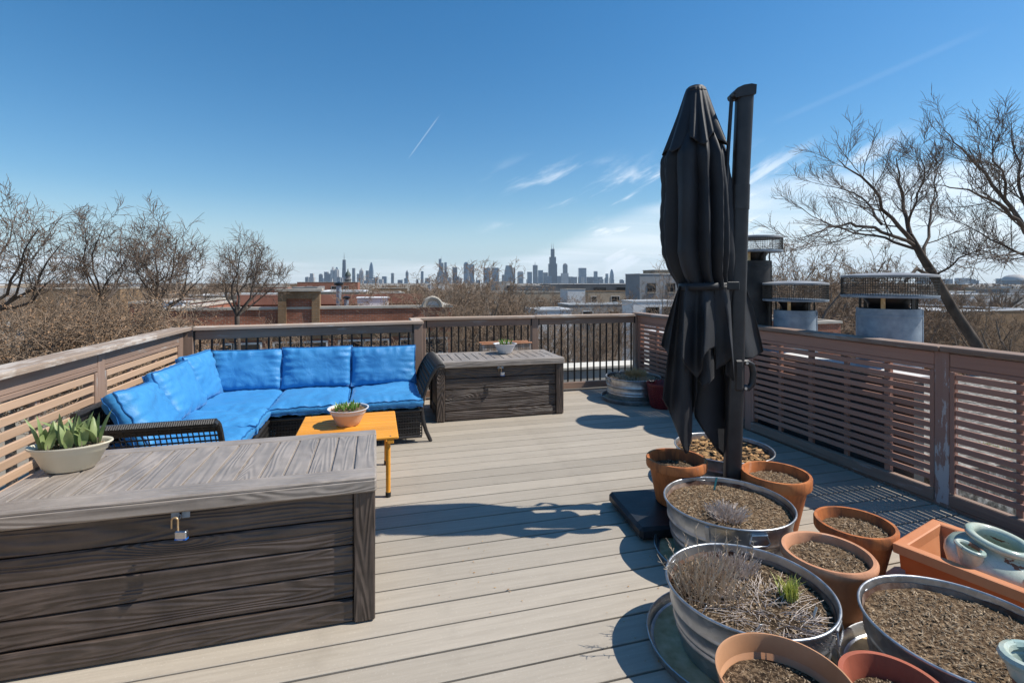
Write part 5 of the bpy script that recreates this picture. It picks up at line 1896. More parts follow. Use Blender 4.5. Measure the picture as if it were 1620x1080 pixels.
def near_trees():
    def base_tree(px, Z, py_fork, tops, r0, seed, name, label, tm, cm, levels=4, P=None, dz=1.2, spread_depth=1.5, leaves=0, leafspan=(0, 0), low=0):
        """trunk from the ground up to a fork, then limbs towards given tops (px, py)"""
        r_ = random.Random(seed)
        b = ray(px, Z, GZ)
        f = ray(px, Z, hz(py_fork, Z))
        o = Vector(b)
        stems = [([Vector((0, 0, 0)), (f - o) * .5 + Vector((.15, 0, 0)), f - o], r0, r0 * .75)]
        for (tx, ty) in tops:
            dzz = r_.uniform(-spread_depth, spread_depth)
            e = ray(tx, Z + dzz, hz(ty, Z + dzz))
            mid = f.lerp(e, .5) + Vector((r_.uniform(-.25, .25), r_.uniform(-.25, .25), -.15))
            stems.append(([f - o, mid - o, e - o], r0 * .26, r0 * .055))
        P = P or P_()
        # the trunk itself carries few boughs; limbs carry the crown
        tr, cr, tips = grow(seed, stems[1:], levels, P)
        tr.tube(stems[0][0], [r0 * .9, r0 * .7, r0 * .5], 9)
        lv = None
        if leaves:
            lv = MB()
            low_tips = [q for q in tips if leafspan[0] < (q + o).z < leafspan[1]]
            for i in range(leaves):
                q = r_.choice(low_tips) if low_tips else r_.choice(tips)
                q = q + Vector((r_.gauss(0, .13), r_.gauss(0, .13), r_.gauss(0, .10)))
                s = r_.uniform(.010, .022)
                rot = Matrix.Rotation(r_.uniform(0, 6.28), 3, 'Z') @ Matrix.Rotation(r_.uniform(-3.1, 3.1), 3, 'X') @ Matrix.Rotation(r_.uniform(-1.5, 1.5), 3, 'Y')
                lv.add([q + rot @ Vector(v) for v in ((-s, 0, 0), (0, s * .5, s * .2), (s, 0, 0), (0, -s * .5, s * .15))], [(0, 1, 2, 3)])
        return tree_obj(name, label, o, tr, cr, tm, cm, leaves=lv)
    bd, bg, tb, td = M['bark_dark'], M['bark_grey'], M['twig_brown'], M['twig_dark']
    P1 = P_(n=(10, 7, 4, 3), len=(.50, .50, .50, .5), ang=(.85, .8, .75, .7), rmin=.0055, wig=(.08, .12, .14, .16, .2, .2))
    # against the sky on the left
    base_tree(-22, 12, 500, [(-40, 370), (20, 350), (60, 362), (95, 388), (-90, 400), (40, 410), (90, 435)], .17, 3, 'bare_tree', 'tall bare tree cut by the left edge of the picture', bd, td, 3, P1)
    base_tree(165, 14, 478, [(135, 365), (165, 355), (190, 372), (125, 405), (200, 410), (175, 425), (120, 440)], .13, 4, 'bare_tree', 'bare dark tree with many crossing limbs left of the forked one', bd, td, 3, P1)
    base_tree(243, 13, 505, [(222, 372), (258, 356), (280, 378), (238, 395), (300, 418), (215, 425), (272, 410), (318, 440)], .15, 11, 'bare_tree', 'forked bare tree rising above the left far corner', bd, td, 3, P1)
    base_tree(375, 15, 500, [(365, 402), (386, 388), (415, 400), (352, 432), (432, 426), (400, 412), (450, 440)], .14, 6, 'bare_tree', 'bare tree with a fan of fine twigs behind the sofa', bd, td, 3, P1)
    # tangle of brown-leaved branches below, close to the left railing
    P2 = P_(n=(10, 7, 4, 2), len=(.50, .50, .45, .45), ang=(1.0, .95, .9, .8), up=(.04, .03, .0, .0, 0, 0), wig=(.13, .17, .18, .2, .2, .2), rmin=.0058)
    for i, (px, Z, fy, tops, lab) in enumerate((
            (15, 7.5, 660, [(-70, 560), (-20, 530), (40, 525), (90, 545), (130, 570), (30, 590), (-60, 610)], 'brown-leaved tangle of branches at the left edge'),
            (150, 8.5, 650, [(60, 540), (110, 520), (160, 515), (205, 525), (240, 550), (150, 560), (90, 590)], 'dense brown-leaved tree above the left railing'),
            (255, 9.5, 640, [(200, 540), (235, 515), (262, 525), (285, 545), (300, 560), (240, 570), (290, 575)], 'brown-leaved tree behind the left far corner post'))):
        base_tree(px, Z, fy, tops, .12, 30 + i, 'brown_leaved_tree', lab, bg, tb, 4, P2, leaves=11000, leafspan=(-2.6, 1.7))
    # pale tangle seen through the balusters
    P3 = P_(n=(9, 6, 4, 3), len=(.50, .50, .5, .5), ang=(.9, .85, .8, .8), rmin=.005, wig=(.14, .2, .22, .24, .2, .2))
    mids = [(455, 12.0, 640, [(420, 545), (450, 530), (490, 545), (440, 575), (500, 590), (400, 590)], 'bare pale tree seen through the balusters behind the sofa', bg, tb),
            (590, 13.5, 640, [(555, 545), (590, 535), (635, 545), (560, 580), (630, 590), (600, 565)], 'thin bare tree before the brick building, right of the sofa back', bg, tb),
            (720, 15.0, 640, [(670, 490), (705, 468), (740, 475), (765, 495), (690, 540), (750, 560), (720, 510)], 'bare tree standing behind the step in the far railing', bg, tb),
            (830, 13.0, 660, [(785, 545), (820, 530), (855, 535), (800, 575), (870, 585), (840, 560)], 'bare tree tangle seen through the balusters behind the white bowl', bg, tb),
            (940, 14.5, 660, [(890, 530), (930, 515), (980, 522), (900, 570), (985, 580), (940, 550), (1005, 540)], 'bare tree tangle seen through the far right balusters', bg, tb),
            (1058, 17.0, 640, [(1025, 490), (1050, 445), (1062, 425), (1082, 470), (1040, 510), (1088, 520)], 'slim pale bare tree left of the umbrella', bg, tb)]
    for i, (px, Z, fy, tops, lab, tm, cm) in enumerate(mids):
        base_tree(px, Z, fy, tops, .12, 50 + i, 'bare_tree', lab, tm, cm, 3, P3)

    # the big leaning tree on the right
    Z = 11.5

    def q(px, py, dz=0):
        return ray(px, Z + dz, hz(py, Z + dz))
    o = q(1600, 560)
    o.z = GZ
    PR = P_(n=(10, 8, 4, 4), start=(.15, .12, .1, .1, .1), len=(.46, .42, .34, .5), ang=(.62, .62, .65, .6), up=(.10, .10, .08, .06, .05, .05), wig=(.07, .09, .11, .13, .15, .15), rmin=.0042)
    stems = [([q(1440, 372), q(1432, 330, .3), (q(1425, 290, .4)), q(1418, 250, .5)], .10, .02),
             ([q(1446, 385), q(1408, 345, -.3), q(1385, 300, -.5), q(1350, 270, -.7), q(1325, 252, -.9)], .095, .016),
             ([q(1446, 388), q(1395, 365, -.5), q(1345, 352, -.9), q(1300, 365, -1.2), q(1262, 378, -1.4)], .085, .014),
             ([q(1452, 395), q(1400, 376, .6), q(1350, 368, .9), (q(1300, 352, 1.1)), q(1255, 322, 1.4)], .07, .012),
             ([q(1462, 410), q(1470, 360, .5), q(1482, 310, .8), q(1470, 255, 1.0)], .075, .014),
             ([q(1478, 440), q(1510, 415, -.4), q(1545, 395, -.6), q(1575, 400, -.7)], .05, .012),
             ([q(1436, 360, .1), q(1450, 320, -.4), q(1462, 280, -.6), q(1455, 235, -.8)], .06, .014),
             ([q(1395, 355, 0), q(1375, 320, .8), q(1340, 300, 1.4), q(1290, 290, 1.8)], .06, .012)]
    tr, cr, tips = grow(90, [([p - o for p in s], a * .52, b * .45) for s, a, b in stems], 3, PR, bud=True)
    tk = [Vector((0, 0, 0)), q(1585, 700) - o, q(1545, 545) - o, q(1508, 490) - o, q(1480, 440) - o, q(1458, 405) - o, q(1440, 372) - o]
    tr.tube(tk, [.18, .135, .115, .105, .095, .08, .06], 12)
    for s in ((q(1478, 440), q(1450, 425, -.3), q(1432, 445, -.4)),):
        tr.tube([p - o for p in s], [.05, .04, .03], 6)
    tree_obj('bare_tree', 'large leaning bare tree with a spreading crown right of the flues', o, tr, cr, bd, td)
    Z = 10.0
    o = q(1730, 560)
    o.z = GZ
    stems = [([q(1640, 385), q(1600, 330, .3), q(1560, 275, .5), q(1520, 235, .8), q(1492, 205, 1)], .10, .014),
             ([q(1645, 395), q(1610, 350, -.4), q(1575, 320, -.6), q(1530, 300, -.8), q(1470, 292, -1)], .085, .012),
             ([q(1642, 380), q(1620, 320, .2), q(1610, 260, .3), q(1600, 195, .5)], .09, .014),
             ([q(1655, 420), q(1600, 395, .5), q(1550, 370, .8), q(1500, 345, 1)], .06, .012),
             ([q(1650, 380), q(1660, 300, .2), q(1680, 230, .3)], .08, .014),
             ([q(1640, 400), q(1585, 405, -.5), q(1535, 415, -.8)], .04, .01),
             ([q(1605, 335, .3), q(1580, 270, -.2), q(1570, 215, -.5)], .06, .012)]
    tr, cr, tips = grow(97, [([p - o for p in s], a * .52, b * .45) for s, a, b in stems], 3, PR, bud=True)
    tr.tube([Vector((0, 0, 0)), q(1690, 560) - o, q(1655, 420) - o, q(1641, 385) - o], [.25, .19, .14, .11], 10)
    tree_obj('bare_tree', 'bare tree with reaching branches at the right edge of the picture', o, tr, cr, bd, td)


near_trees()


def mid_trees():
    """a few tree shapes, stood again and again through the neighbourhood"""
    protos = []
    for s in range(5):
        r_ = random.Random(200 + s)
        stems = []
        f = Vector((0, 0, 4.2))
        for k in range(7):
            a = k * 6.283 / 7 + r_.uniform(-.3, .3)
            sp = r_.uniform(1.2, 3.4)
            stems.append(([f, f + Vector((sp * .45 * math.cos(a), sp * .45 * math.sin(a), 2.6)), Vector((sp * math.cos(a), sp * math.sin(a), r_.uniform(8.2, 10.6)))], .10, .03))
        tr, cr, tips = grow(210 + s, stems, 4, P_(n=(8, 6, 4, 2), len=(.52, .52, .5, .5), ang=(.8, .75, .75, .7), rmin=.011, seg=(5, 5, 4, 3, 2, 2), wig=(.12, .16, .18, .2, .2, .2)))
        tr.tube([Vector((0, 0, 0)), Vector((.1, .05, 2.2)), f], [.24, .2, .16], 8)
        protos.append((tr.mesh('trunk', True, 0), cr.mesh('crown', True, 0)))
    rr = random.Random(12)
    # (px, Z, scale)
    spots = [(620, 24, .96), (665, 23, 1.0), (712, 24, 1.03), (755, 25, .98), (790, 27, .93), (640, 26, 1.0), (690, 30, 1.05), (735, 27, 1.02), (775, 34, .96), (600, 36, .92), (820, 30, .90), (870, 33, .88), (560, 44, .86), (915, 30, .84), (960, 34, .84),
             (1235, 24, 1.15), (1290, 28, 1.20), (1330, 32, 1.20), (1385, 38, 1.20), (1215, 40, 1.18), (1265, 52, 1.10), (1310, 60, 1.10), (1420, 30, 1.0), (1360, 55, 1.12), (1500, 34, .96), (1550, 30, .92), (1590, 42, .98), (1470, 50, .98), (1620, 26, .9),
             (330, 38, 1.04), (300, 50, 1.08), (270, 44, 1.04), (360, 60, 1.06), (210, 60, 1.02), (120, 55, 1.0), (60, 45, .98), (20, 60, 1.02), (-40, 50, 1.0), (160, 80, 1.0), (90, 90, 1.0),
             (425, 70, .98), (500, 75, .88), (530, 60, .86), (860, 46, .88), (925, 52, .86), (965, 60, .88), (830, 90, .92), (885, 95, .90), (690, 50, 1.0), (745, 60, .98), (800, 55, .92), (660, 75, .98), (850, 70, .90), (900, 60, .86), (990, 48, .84), (1040, 46, .96), (1075, 60, .98),
             (1180, 30, .98), (1200, 75, 1.04), (1120, 70, 1.0), (1450, 90, 1.02), (1530, 80, .98), (1590, 100, .98)]
    # beyond the right railing a bare hedge of trees is denser
    for i, (px, Z, s) in enumerate(spots):
        p = ray(px, Z, GZ)
        tr, cr = protos[i % 5]
        where = ('left of the skyline' if px < 480 else 'below the skyline' if px < 1000 else 'behind the flues' if px < 1450 else 'beyond the right railing')
        far = 'farther' if Z >= 44 else 'nearer'
        tree_obj('bare_tree', f'{far} bare brown tree in the mass of treetops {where}', p, tr, cr, M['bark_grey'], M['twig_brown'], f'{far} treetops {where}', rr.uniform(0, 6.28), s * rr.uniform(.97, 1.03))


mid_trees()


def far_wood():
    """the brown mass of treetops that runs on to the foot of the skyline"""
    m = MB()
    r_ = random.Random(5)
    for i in range(2300):
        Z = 95 * (2600 / 95) ** (r_.random() ** 0.85)
        px = r_.uniform(-120, 1740)
        p = ray(px, Z, GZ)
        h = r_.uniform(6.5, 10.2) + (0.4 if px < 500 or px > 1080 else -0.6)
        w = r_.uniform(2.0, 4.0)
        n = 34 if Z < 400 else 16
        for k in range(n):
            a, q = r_.uniform(0, 6.28), r_.random() ** .5
            z0 = h * r_.uniform(.2, .7)
            x, y = w * q * math.cos(a), w * q * math.sin(a)
            t = r_.uniform(.06, .16) * (1 + Z / 500)
            e = Vector((x * 1.25 + r_.uniform(-.5, .5), y * 1.25 + r_.uniform(-.5, .5), min(h, z0 + h * r_.uniform(.25, .5)) * (1.03 - .22 * q)))
            b = Vector((x * .6, y * .6, z0))
            sd = (e - b).cross(Vector((r_.uniform(-1, 1), r_.uniform(-1, 1), .2))).normalized() * t * 2
            m.add([p + b - sd, p + b + sd, p + e], [(0, 1, 2)])
    tag(obj('distant_wood', m, M['twig_brown']), 'brown mass of distant bare treetops stretching to the skyline', None, None, 'stuff')


far_wood()


# ================================================================== BUILDINGS
def house(label, x0, x1, y0, y1, top, wall='brick', roof='roof_grey', cop='stone', parapet=0.5, wins=(), name='flat_roofed_house', group=None, cat='house', frame='frame', cop_h=0.10, extras=None):
    """world-aligned building; wins: list of (u centre 0..1 on the near face, z centre below top, w, h)"""
    cx, cy = (x0 + x1) / 2, (y0 + y1) / 2
    w, d = x1 - x0, y1 - y0
    t = thing(name, label, cat, (cx, cy, GZ), 0, group)
    h = top - GZ
    m = MB()
    th = min(.3, w * .1)
    for c, s in (((0, -d / 2 + th / 2, h / 2), (w, th, h)), ((0, d / 2 - th / 2, h / 2), (w, th, h)), ((-w / 2 + th / 2, 0, h / 2), (th, d - 2 * th, h)), ((w / 2 - th / 2, 0, h / 2), (th, d - 2 * th, h))):
        m.box(c, s)
    obj('wall', m, M[wall], t)
    obj('roof', MB().box((0, 0, h - parapet - 0.05), (w - 2 * th, d - 2 * th, 0.1)), M[roof], t)
    c = MB()
    e = .05
    for cc, s in (((0, -d / 2 + th / 2, h + cop_h / 2), (w + 2 * e, th + 2 * e, cop_h)), ((0, d / 2 - th / 2, h + cop_h / 2), (w + 2 * e, th + 2 * e, cop_h)),
                  ((-w / 2 + th / 2, 0, h + cop_h / 2), (th + 2 * e, d - 2 * th - 2 * e - .004, cop_h)), ((w / 2 - th / 2, 0, h + cop_h / 2), (th + 2 * e, d - 2 * th - 2 * e - .004, cop_h))):
        c.box(cc, s)
    obj('coping', c, M[cop], t)
    for (u, zc, ww, wh) in wins:
        x, z = -w / 2 + u * w, h - zc
        f = MB()
        b = .07
        for cc, s in (((0, 0, wh / 2 - b / 2), (ww, .08, b)), ((0, 0, -wh / 2 + b / 2), (ww, .08, b)), ((-ww / 2 + b / 2, 0, 0), (b, .08, wh - 2 * b)), ((ww / 2 - b / 2, 0, 0), (b, .08, wh - 2 * b)), ((0, 0.004, 0), (ww - 2 * b, .06, b * .8))):
            f.box(cc, s)
        wo = obj('window', f, M[frame], t, (x, -d / 2 - .03, z))
        obj('pane', MB().box((0, 0, 0), (ww - .1, .02, wh - .1)), M['glass'], wo, (0, .012, 0))
        obj('sill', MB().box((0, 0, 0), (ww + .2, .16, .09)), M['stone'], wo, (0, -.02, -wh / 2 - .05))
    return t


def by_px(pxl, pxr, ytop, Z, dep):
    """near face of an axis-aligned house from the picture's left and right edge at distance Z"""
    a, b = ray(pxl, Z), ray(pxr, Z)
    y = (a.y + b.y) / 2
    # meet the sight lines with the plane y = const
    def meet(px):
        d = ray(px, 1.0)
        return d.x * y / d.y
    return meet(pxl), meet(pxr), y, y + dep, hz(ytop, (a - Vector((0, 0, 0))).dot(Vector((SI, CO, 0))))


def brick_block():
    """the big brick apartment block across the alley, behind the sofa"""
    x0, x1, y0, y1, top = by_px(255, 715, 489, 20.0, 9.0)
    wins = []
    W_ = x1 - x0
    for i in range(9):
        wins.append(((i + .5) / 9 + (.01 if i % 2 else -.01), 1.95, 1.05, 1.35))
        wins.append(((i + .5) / 9 + (.01 if i % 2 else -.01), 5.0, 1.05, 1.5))
    t = house('red brick apartment block with stone ledges behind the sofa railing', x0, x1, y0, y1, top, 'brick', 'roof_red', 'stone', .25, wins, 'brick_apartment_block', None, 'building')
    h = top - GZ
    cx = (x0 + x1) / 2
    d = y1 - y0
    obj('stone_ledge', MB().box((0, -d / 2 - .09, h - .64), (W_ + .1, .22, .13), .01), M['stone'], t)
    obj('belt_course', MB().box((0, -d / 2 - .03, h - 1.12), (W_ + .02, .08, .16)), M['brick_tan'], t)

    def lx(px):
        dd = ray(px, 1.0)
        return dd.x * y0 / dd.y - cx
    # raised centre piece framed in tan brick
    a, b = lx(447), lx(500)
    zt = hz(461, 20.0) - GZ
    obj('gable_panel', MB().box(((a + b) / 2, -d / 2 + .12, (h - .60 + zt) / 2), (b - a, .30, zt - h + .60)), M['brick'], t)
    for x in (a, b):
        obj('pier', MB().box((x, -d / 2 + .10, (h - .62 + zt) / 2), (.30, .44, zt - h + .62)), M['brick_tan'], t)
    obj('gable_band', MB().box(((a + b) / 2, -d / 2 + .09, zt - .16), (b - a - .3, .40, .26)), M['brick_tan'], t)
    obj('gable_coping', MB().box(((a + b) / 2, -d / 2 + .1, zt + .06), (b - a + .5, .6, .12), .01), M['stone'], t)
    # arched white gable ornament at the right end
    a, b = lx(670), lx(698)
    m = MB()
    r = (b - a) / 2
    n = 16
    for yy in (-.15, .15):
        for k in range(n + 1):
            an = math.pi * k / n
            m.v.append((r * math.cos(an), yy, r * 1.05 * math.sin(an)))
    for k in range(n):
        m.f.append((k, k + 1, n + 2 + k, n + 1 + k))
    m.f.append(tuple(range(n + 1))[::-1])
    m.f.append(tuple(range(n + 1, 2 * n + 2)))
    obj('arched_gable', m, M['white_wall'], t, ((a + b) / 2, -d / 2 + .15, h + .02))
    obj('arch_trim', MB().tube([(r * math.cos(math.pi * k / 20), -.2, r * 1.05 * math.sin(math.pi * k / 20)) for k in range(21)], .09, 6), M['stone'], t, ((a + b) / 2, -d / 2 + .15, h + .02))
    # back parapets that show the reddish inner face
    obj('back_parapet', MB().box((0, d / 2 - .4, h + .12), (W_ - 1.0, .25, .55)), M['roof_red'], t)
    # rooftop pieces: each a thing of its own
    y = y0
    def roofbox(label, px, dy, w, dp, hh, mat, nm='skylight'):
        dd = ray(px, 1.0)
        yy = y0 + dy
        o = obj(nm, MB().box((0, 0, hh / 2), (w, dp, hh), .03).box((0, 0, hh + .03), (w + .1, dp + .1, .05), .01), M[mat], None, (dd.x * yy / dd.y, yy, top - .25 + .005))
        tag(o, label, nm.replace('_', ' '))
    roofbox('white skylight box on the brick block roof', 590, 5.0, 1.5, 1.2, .52, 'roof_white')
    roofbox('small white roof hatch on the brick block, left end', 277, 4.2, .9, .8, .42, 'roof_white', 'roof_hatch')
    dd = ray(536, 1.0)
    yy = y0 + 6.0
    v = thing('vent_pipe', 'steel vent pipe with a dark cap on the brick block roof', 'vent pipe', (dd.x * yy / dd.y, yy, top - .245))
    obj('pipe', MB().tube([(0, 0, 0), (0, 0, 1.15)], .13, 12), M['flue'], v, smooth=True)
    obj('cap', MB().lathe([(.0, 1.36), (.24, 1.30), (.24, 1.18), (.13, 1.14)], 16), M['black_metal'], v, smooth=True)
    dd = ray(548, 1.0)
    v = thing('vent_pipe', 'shorter vent pipe beside the tall one on the brick block', 'vent pipe', (dd.x * yy / dd.y, yy, top - .245))
    obj('pipe', MB().tube([(0, 0, 0), (0, 0, .45)], .12, 12), M['flue'], v, smooth=True)
    obj('cap', MB().lathe([(.0, .62), (.2, .57), (.2, .48), (.12, .44)], 16), M['black_metal'], v, smooth=True)


brick_block()


def named_houses():
    H = house
    def place(label, pxl, pxr, ytop, Z, dep, **kw):
        x0, x1, y0, y1, top = by_px(pxl, pxr, ytop, Z, dep)
        return H(label, x0, x1, y0, y1, top, **kw)
    place('grey modern building with dark windows left of the umbrella', 1012, 1078, 434, 60, 3.5, wall='grey_wall', cop='frame', wins=[(.28, 1.6, 1.1, 1.1), (.75, 1.6, 1.1, 1.1), (.28, 3.9, 1.1, 1.1), (.75, 3.9, 1.1, 1.1)], frame='frame_dark', name='modern_building', cat='building')
    place('rooftop block on top of the grey modern building', 1036, 1080, 428, 66, 3, wall='brick_pale', cop='stone', name='rooftop_block', cat='building')
    place('white building with dark openings below the grey modern one', 1002, 1068, 477, 42, 2, wall='white_wall', roof='roof_white', cop='white_wall', wins=[(.45, 1.0, 1.2, 1.1), (.8, 1.0, .9, 1.1)], frame='frame_dark', name='white_building', cat='building')
    place('tan brick row house with two white windows', 930, 1008, 461, 82, 4, wall='brick_pale', roof='roof_grey', cop='brick_tan', wins=[(.12, 1.7, 1.1, 1.9), (.55, 1.7, 1.6, 1.9)], name='row_house')
    place('long buff brick house below the stepped tower', 745, 900, 463, 78, 12, wall='brick_pale', cop='stone', wins=[(.2, 2.2, 1.2, 1.8), (.42, 2.2, 1.2, 1.8), (.7, 2.2, 1.2, 1.8), (.88, 2.2, 1.2, 1.8)], name='row_house')
    place('white stuccoed house end below the stepped tower', 898, 926, 458, 72, 3, wall='white_wall', cop='stone', wins=[(.3, 2.6, .8, 1.0), (.7, 2.6, .8, 1.0)])
    place('long dark grey industrial building below the skyline', 868, 1012, 450, 150, 8, wall='dark_wall', roof='roof_grey', cop='grey_wall', wins=[(.55, 1.5, 4, 1.2), (.8, 1.5, 4, 1.2)], frame='frame_dark', name='industrial_building', cat='building')
    place('dark building with a strip of windows left of the long one', 812, 868, 452, 140, 20, wall='dark_wall', roof='roof_white', cop='stone', wins=[(.5, 1.7, 7, 1.0)], frame='frame_dark', name='industrial_building', cat='building')
    place('pale concrete block rising left of the dark industrial building', 790, 813, 446, 145, 14, wall='tower_pale', cop='stone', name='concrete_block', cat='building')
    place('grey house with a dark gable below the tan row house', 900, 995, 482, 50, 3, wall='roof_grey', roof='roof_white', cop='frame', wins=[(.3, 1.2, 1.2, 1.2), (.75, 1.2, 1.2, 1.2)])
    place('white garage roof showing between the trees', 850, 905, 491, 36, 3, wall='white_wall', roof='roof_white', cop='white_wall', name='garage', cat='garage')
    place('long red brick building far behind the sofa', 470, 566, 446.5, 130, 20, wall='brick', cop='stone', wins=[(.2, 1.8, 1.4, 1.6), (.4, 1.8, 1.4, 1.6), (.6, 1.8, 1.4, 1.6), (.8, 1.8, 1.4, 1.6)], name='brick_building', cat='building')
    place('white-roofed buildings row left of the brick gable', 300, 446, 468, 45, 9, wall='brick_pale', roof='roof_white', cop='white_wall', parapet=.1, name='row_house')
    place('buff brick house behind the vent pipe', 505, 580, 462, 52, 10, wall='brick_pale', roof='roof_white', cop='white_wall', parapet=.12)
    place('grey hipped roof house behind the brick gable', 462, 502, 455, 70, 10, wall='roof_grey', roof='roof_grey', cop='roof_grey')
    place('red brick house right of the white skylight', 585, 640, 464, 60, 10, wall='brick', roof='roof_white', cop='stone')
    place('tan brick building behind the smaller flue', 1232, 1348, 462, 44, 9, wall='brick_pale', roof='roof_grey', cop='stone', wins=[(.2, 2.2, 1.1, 1.6), (.5, 2.2, 1.1, 1.6), (.8, 2.2, 1.1, 1.6)], name='brick_building', cat='building')
    place('small red brick garage low beside the smaller flue', 1275, 1330, 512, 20, 5, wall='brick', roof='roof_grey', cop='stone', name='garage', cat='garage')
    place('long brown brick building beyond the left treetops', 40, 190, 457, 65, 12, wall='brick_tan', roof='roof_grey', cop='stone', name='brick_building', cat='building')
    place('red brick garage row under the left treetops', 205, 300, 480, 24, 6, wall='brick', roof='roof_red', cop='stone', name='garage', cat='garage')
    place('pale flat-roofed house beyond the leaning tree', 1490, 1640, 492, 38, 10, wall='brick_tan', roof='roof_white', cop='white_wall', parapet=.15)
    place('long pale warehouse at the right edge of the picture', 1500, 1650, 466, 110, 30, wall='tower_pale', roof='roof_white', cop='white_wall', parapet=.2, name='warehouse', cat='building')
    # a dark domed cupola among the treetops
    p = ray(550.5, 190, GZ)
    t = thing('cupola_tower', 'dark green domed cupola just right of the black tapered skyscraper', 'tower', p)
    hh = hz(443, 190) - GZ
    obj('shaft', MB().lathe([(1.15, 0), (1.15, hh), (1.4, hh + .1), (1.4, hh + .4), (.95, hh + .5), (.95, hh + 1.6)], 10), M['tower_grey'], t)
    obj('dome', MB().lathe([(1.15, hh + 1.6), (1.05, hh + 2.2), (.7, hh + 2.9), (.3, hh + 3.3), (.18, hh + 4.0), (0, hh + 4.6)], 14), M['roof_copper'], t, smooth=True)


M['roof_copper'] = mat_noise('dark_copper_roof', (0.05, 0.07, 0.06), (0.09, 0.11, 0.095), 1, .6, .1)
named_houses()


def more_houses():
    r_ = random.Random(44)
    k = 0
    walls = ['brick', 'brick_pale', 'brick_tan', 'white_wall', 'brick', 'brick_pale', 'grey_wall']
    for i in range(78):
        Z = 95 * (900 / 95) ** r_.random()
        px = r_.uniform(-60, 1680)
        w, dp = r_.uniform(7, 16), r_.uniform(10, 22)
        p = ray(px, Z)
        top = r_.uniform(-2.6, .6) - (0.8 if 560 < px < 1000 else 0)
        side = 'left of the skyline' if px < 480 else 'below the skyline' if px < 1010 else 'right of the umbrella'
        house(f'distant low flat-roofed house among the bare trees {side}', p.x - w / 2, p.x + w / 2, p.y, p.y + dp, top, r_.choice(walls), r_.choice(['roof_white', 'roof_grey', 'roof_white', 'roof_red']), 'stone', .3, (), 'flat_roofed_house', f'distant houses {side}', 'house', cop_h=.12)


more_houses()


# ================================================================== THE SKYLINE, 6.5 km away
SZ = 6500.0


def tower(label, pxl, pxr, ytop, mat='tower_blue', kind='box', ant=0, Z=SZ, group=None, dep=None):
    a, b = ray(pxl, Z), ray(pxr, Z)
    c = (a + b) / 2
    w = (b - a).length
    d = dep or max(28, w * .8)
    h = hz(ytop, Z) - GZ
    t = thing('skyscraper', label, 'skyscraper', (c.x, c.y, GZ), -YAW, group)
    m = MB()

    def fr(z0, z1, w0, w1, d0, d1, ox=0):
        m.add([(-w0 / 2 + ox, -d0 / 2, z0), (w0 / 2 + ox, -d0 / 2, z0), (w0 / 2 + ox, d0 / 2, z0), (-w0 / 2 + ox, d0 / 2, z0), (-w1 / 2 + ox, -d1 / 2, z1), (w1 / 2 + ox, -d1 / 2, z1), (w1 / 2 + ox, d1 / 2, z1), (-w1 / 2 + ox, d1 / 2, z1)],
              [(0, 3, 2, 1), (4, 5, 6, 7), (0, 1, 5, 4), (1, 2, 6, 5), (2, 3, 7, 6), (3, 0, 4, 7)])
    if kind == 'box':
        fr(0, h, w, w, d, d)
    elif kind == 'taper':
        fr(0, h, w * 1.12, w * .78, d * 1.1, d * .8)
    elif kind == 'step3':
        fr(0, h * .57, w, w, d, d)
        fr(h * .57, h * .77, w * .76, w * .76, d * .76, d * .76)
        fr(h * .77, h, w * .43, w * .43, d * .45, d * .45)
    elif kind == 'round':
        fr(0, h * .90, w, w, d, d)
        fr(h * .90, h * .96, w * .86, w * .78, d * .86, d * .78)
        fr(h * .96, h, w * .62, w * .3, d * .6, d * .3)
    elif kind == 'point':
        fr(0, h * .80, w, w, d, d)
        fr(h * .80, h, w, w * .06, d, d * .1)
    elif kind == 'slant':
        fr(0, h * .62, w, w, d, d)
        fr(h * .62, h, w, w * .68, d, d, w * .0)
    elif kind == 'twin':
        fr(0, h * .8, w * .46, w * .42, d, d, -w * .26)
        fr(h * .8, h, w * .3, w * .12, d * .6, d * .2, -w * .26)
        fr(0, h * .82, w * .46, w * .42, d, d, w * .26)
        fr(h * .82, h * .98, w * .3, w * .12, d * .6, d * .2, w * .26)
    elif kind == 'step2':
        fr(0, h, w * .55, w * .55, d, d, -w * .22)
        fr(0, h * .84, w * .5, w * .5, d * .9, d * .9, w * .27)
    elif kind == 'spire':
        fr(0, h * .6, w, w, d, d)
        fr(h * .6, h * .9, w, w * .6, d, d * .6)
        fr(h * .9, h, w * .5, w * .25, d * .5, d * .2)
    obj('shaft', m, M[mat], t)
    if ant:
        ha = (ytop - ant) / FPX * Z
        for s in ((-.10, .10) if kind in ('step3', 'taper', 'box') else (0,)):
            obj('antenna', MB().tube([(w * s, 0, h - 4), (w * s, 0, h + ha)], [w * .035 + .8, .5], 5), M['tower_grey'], t)
    return t


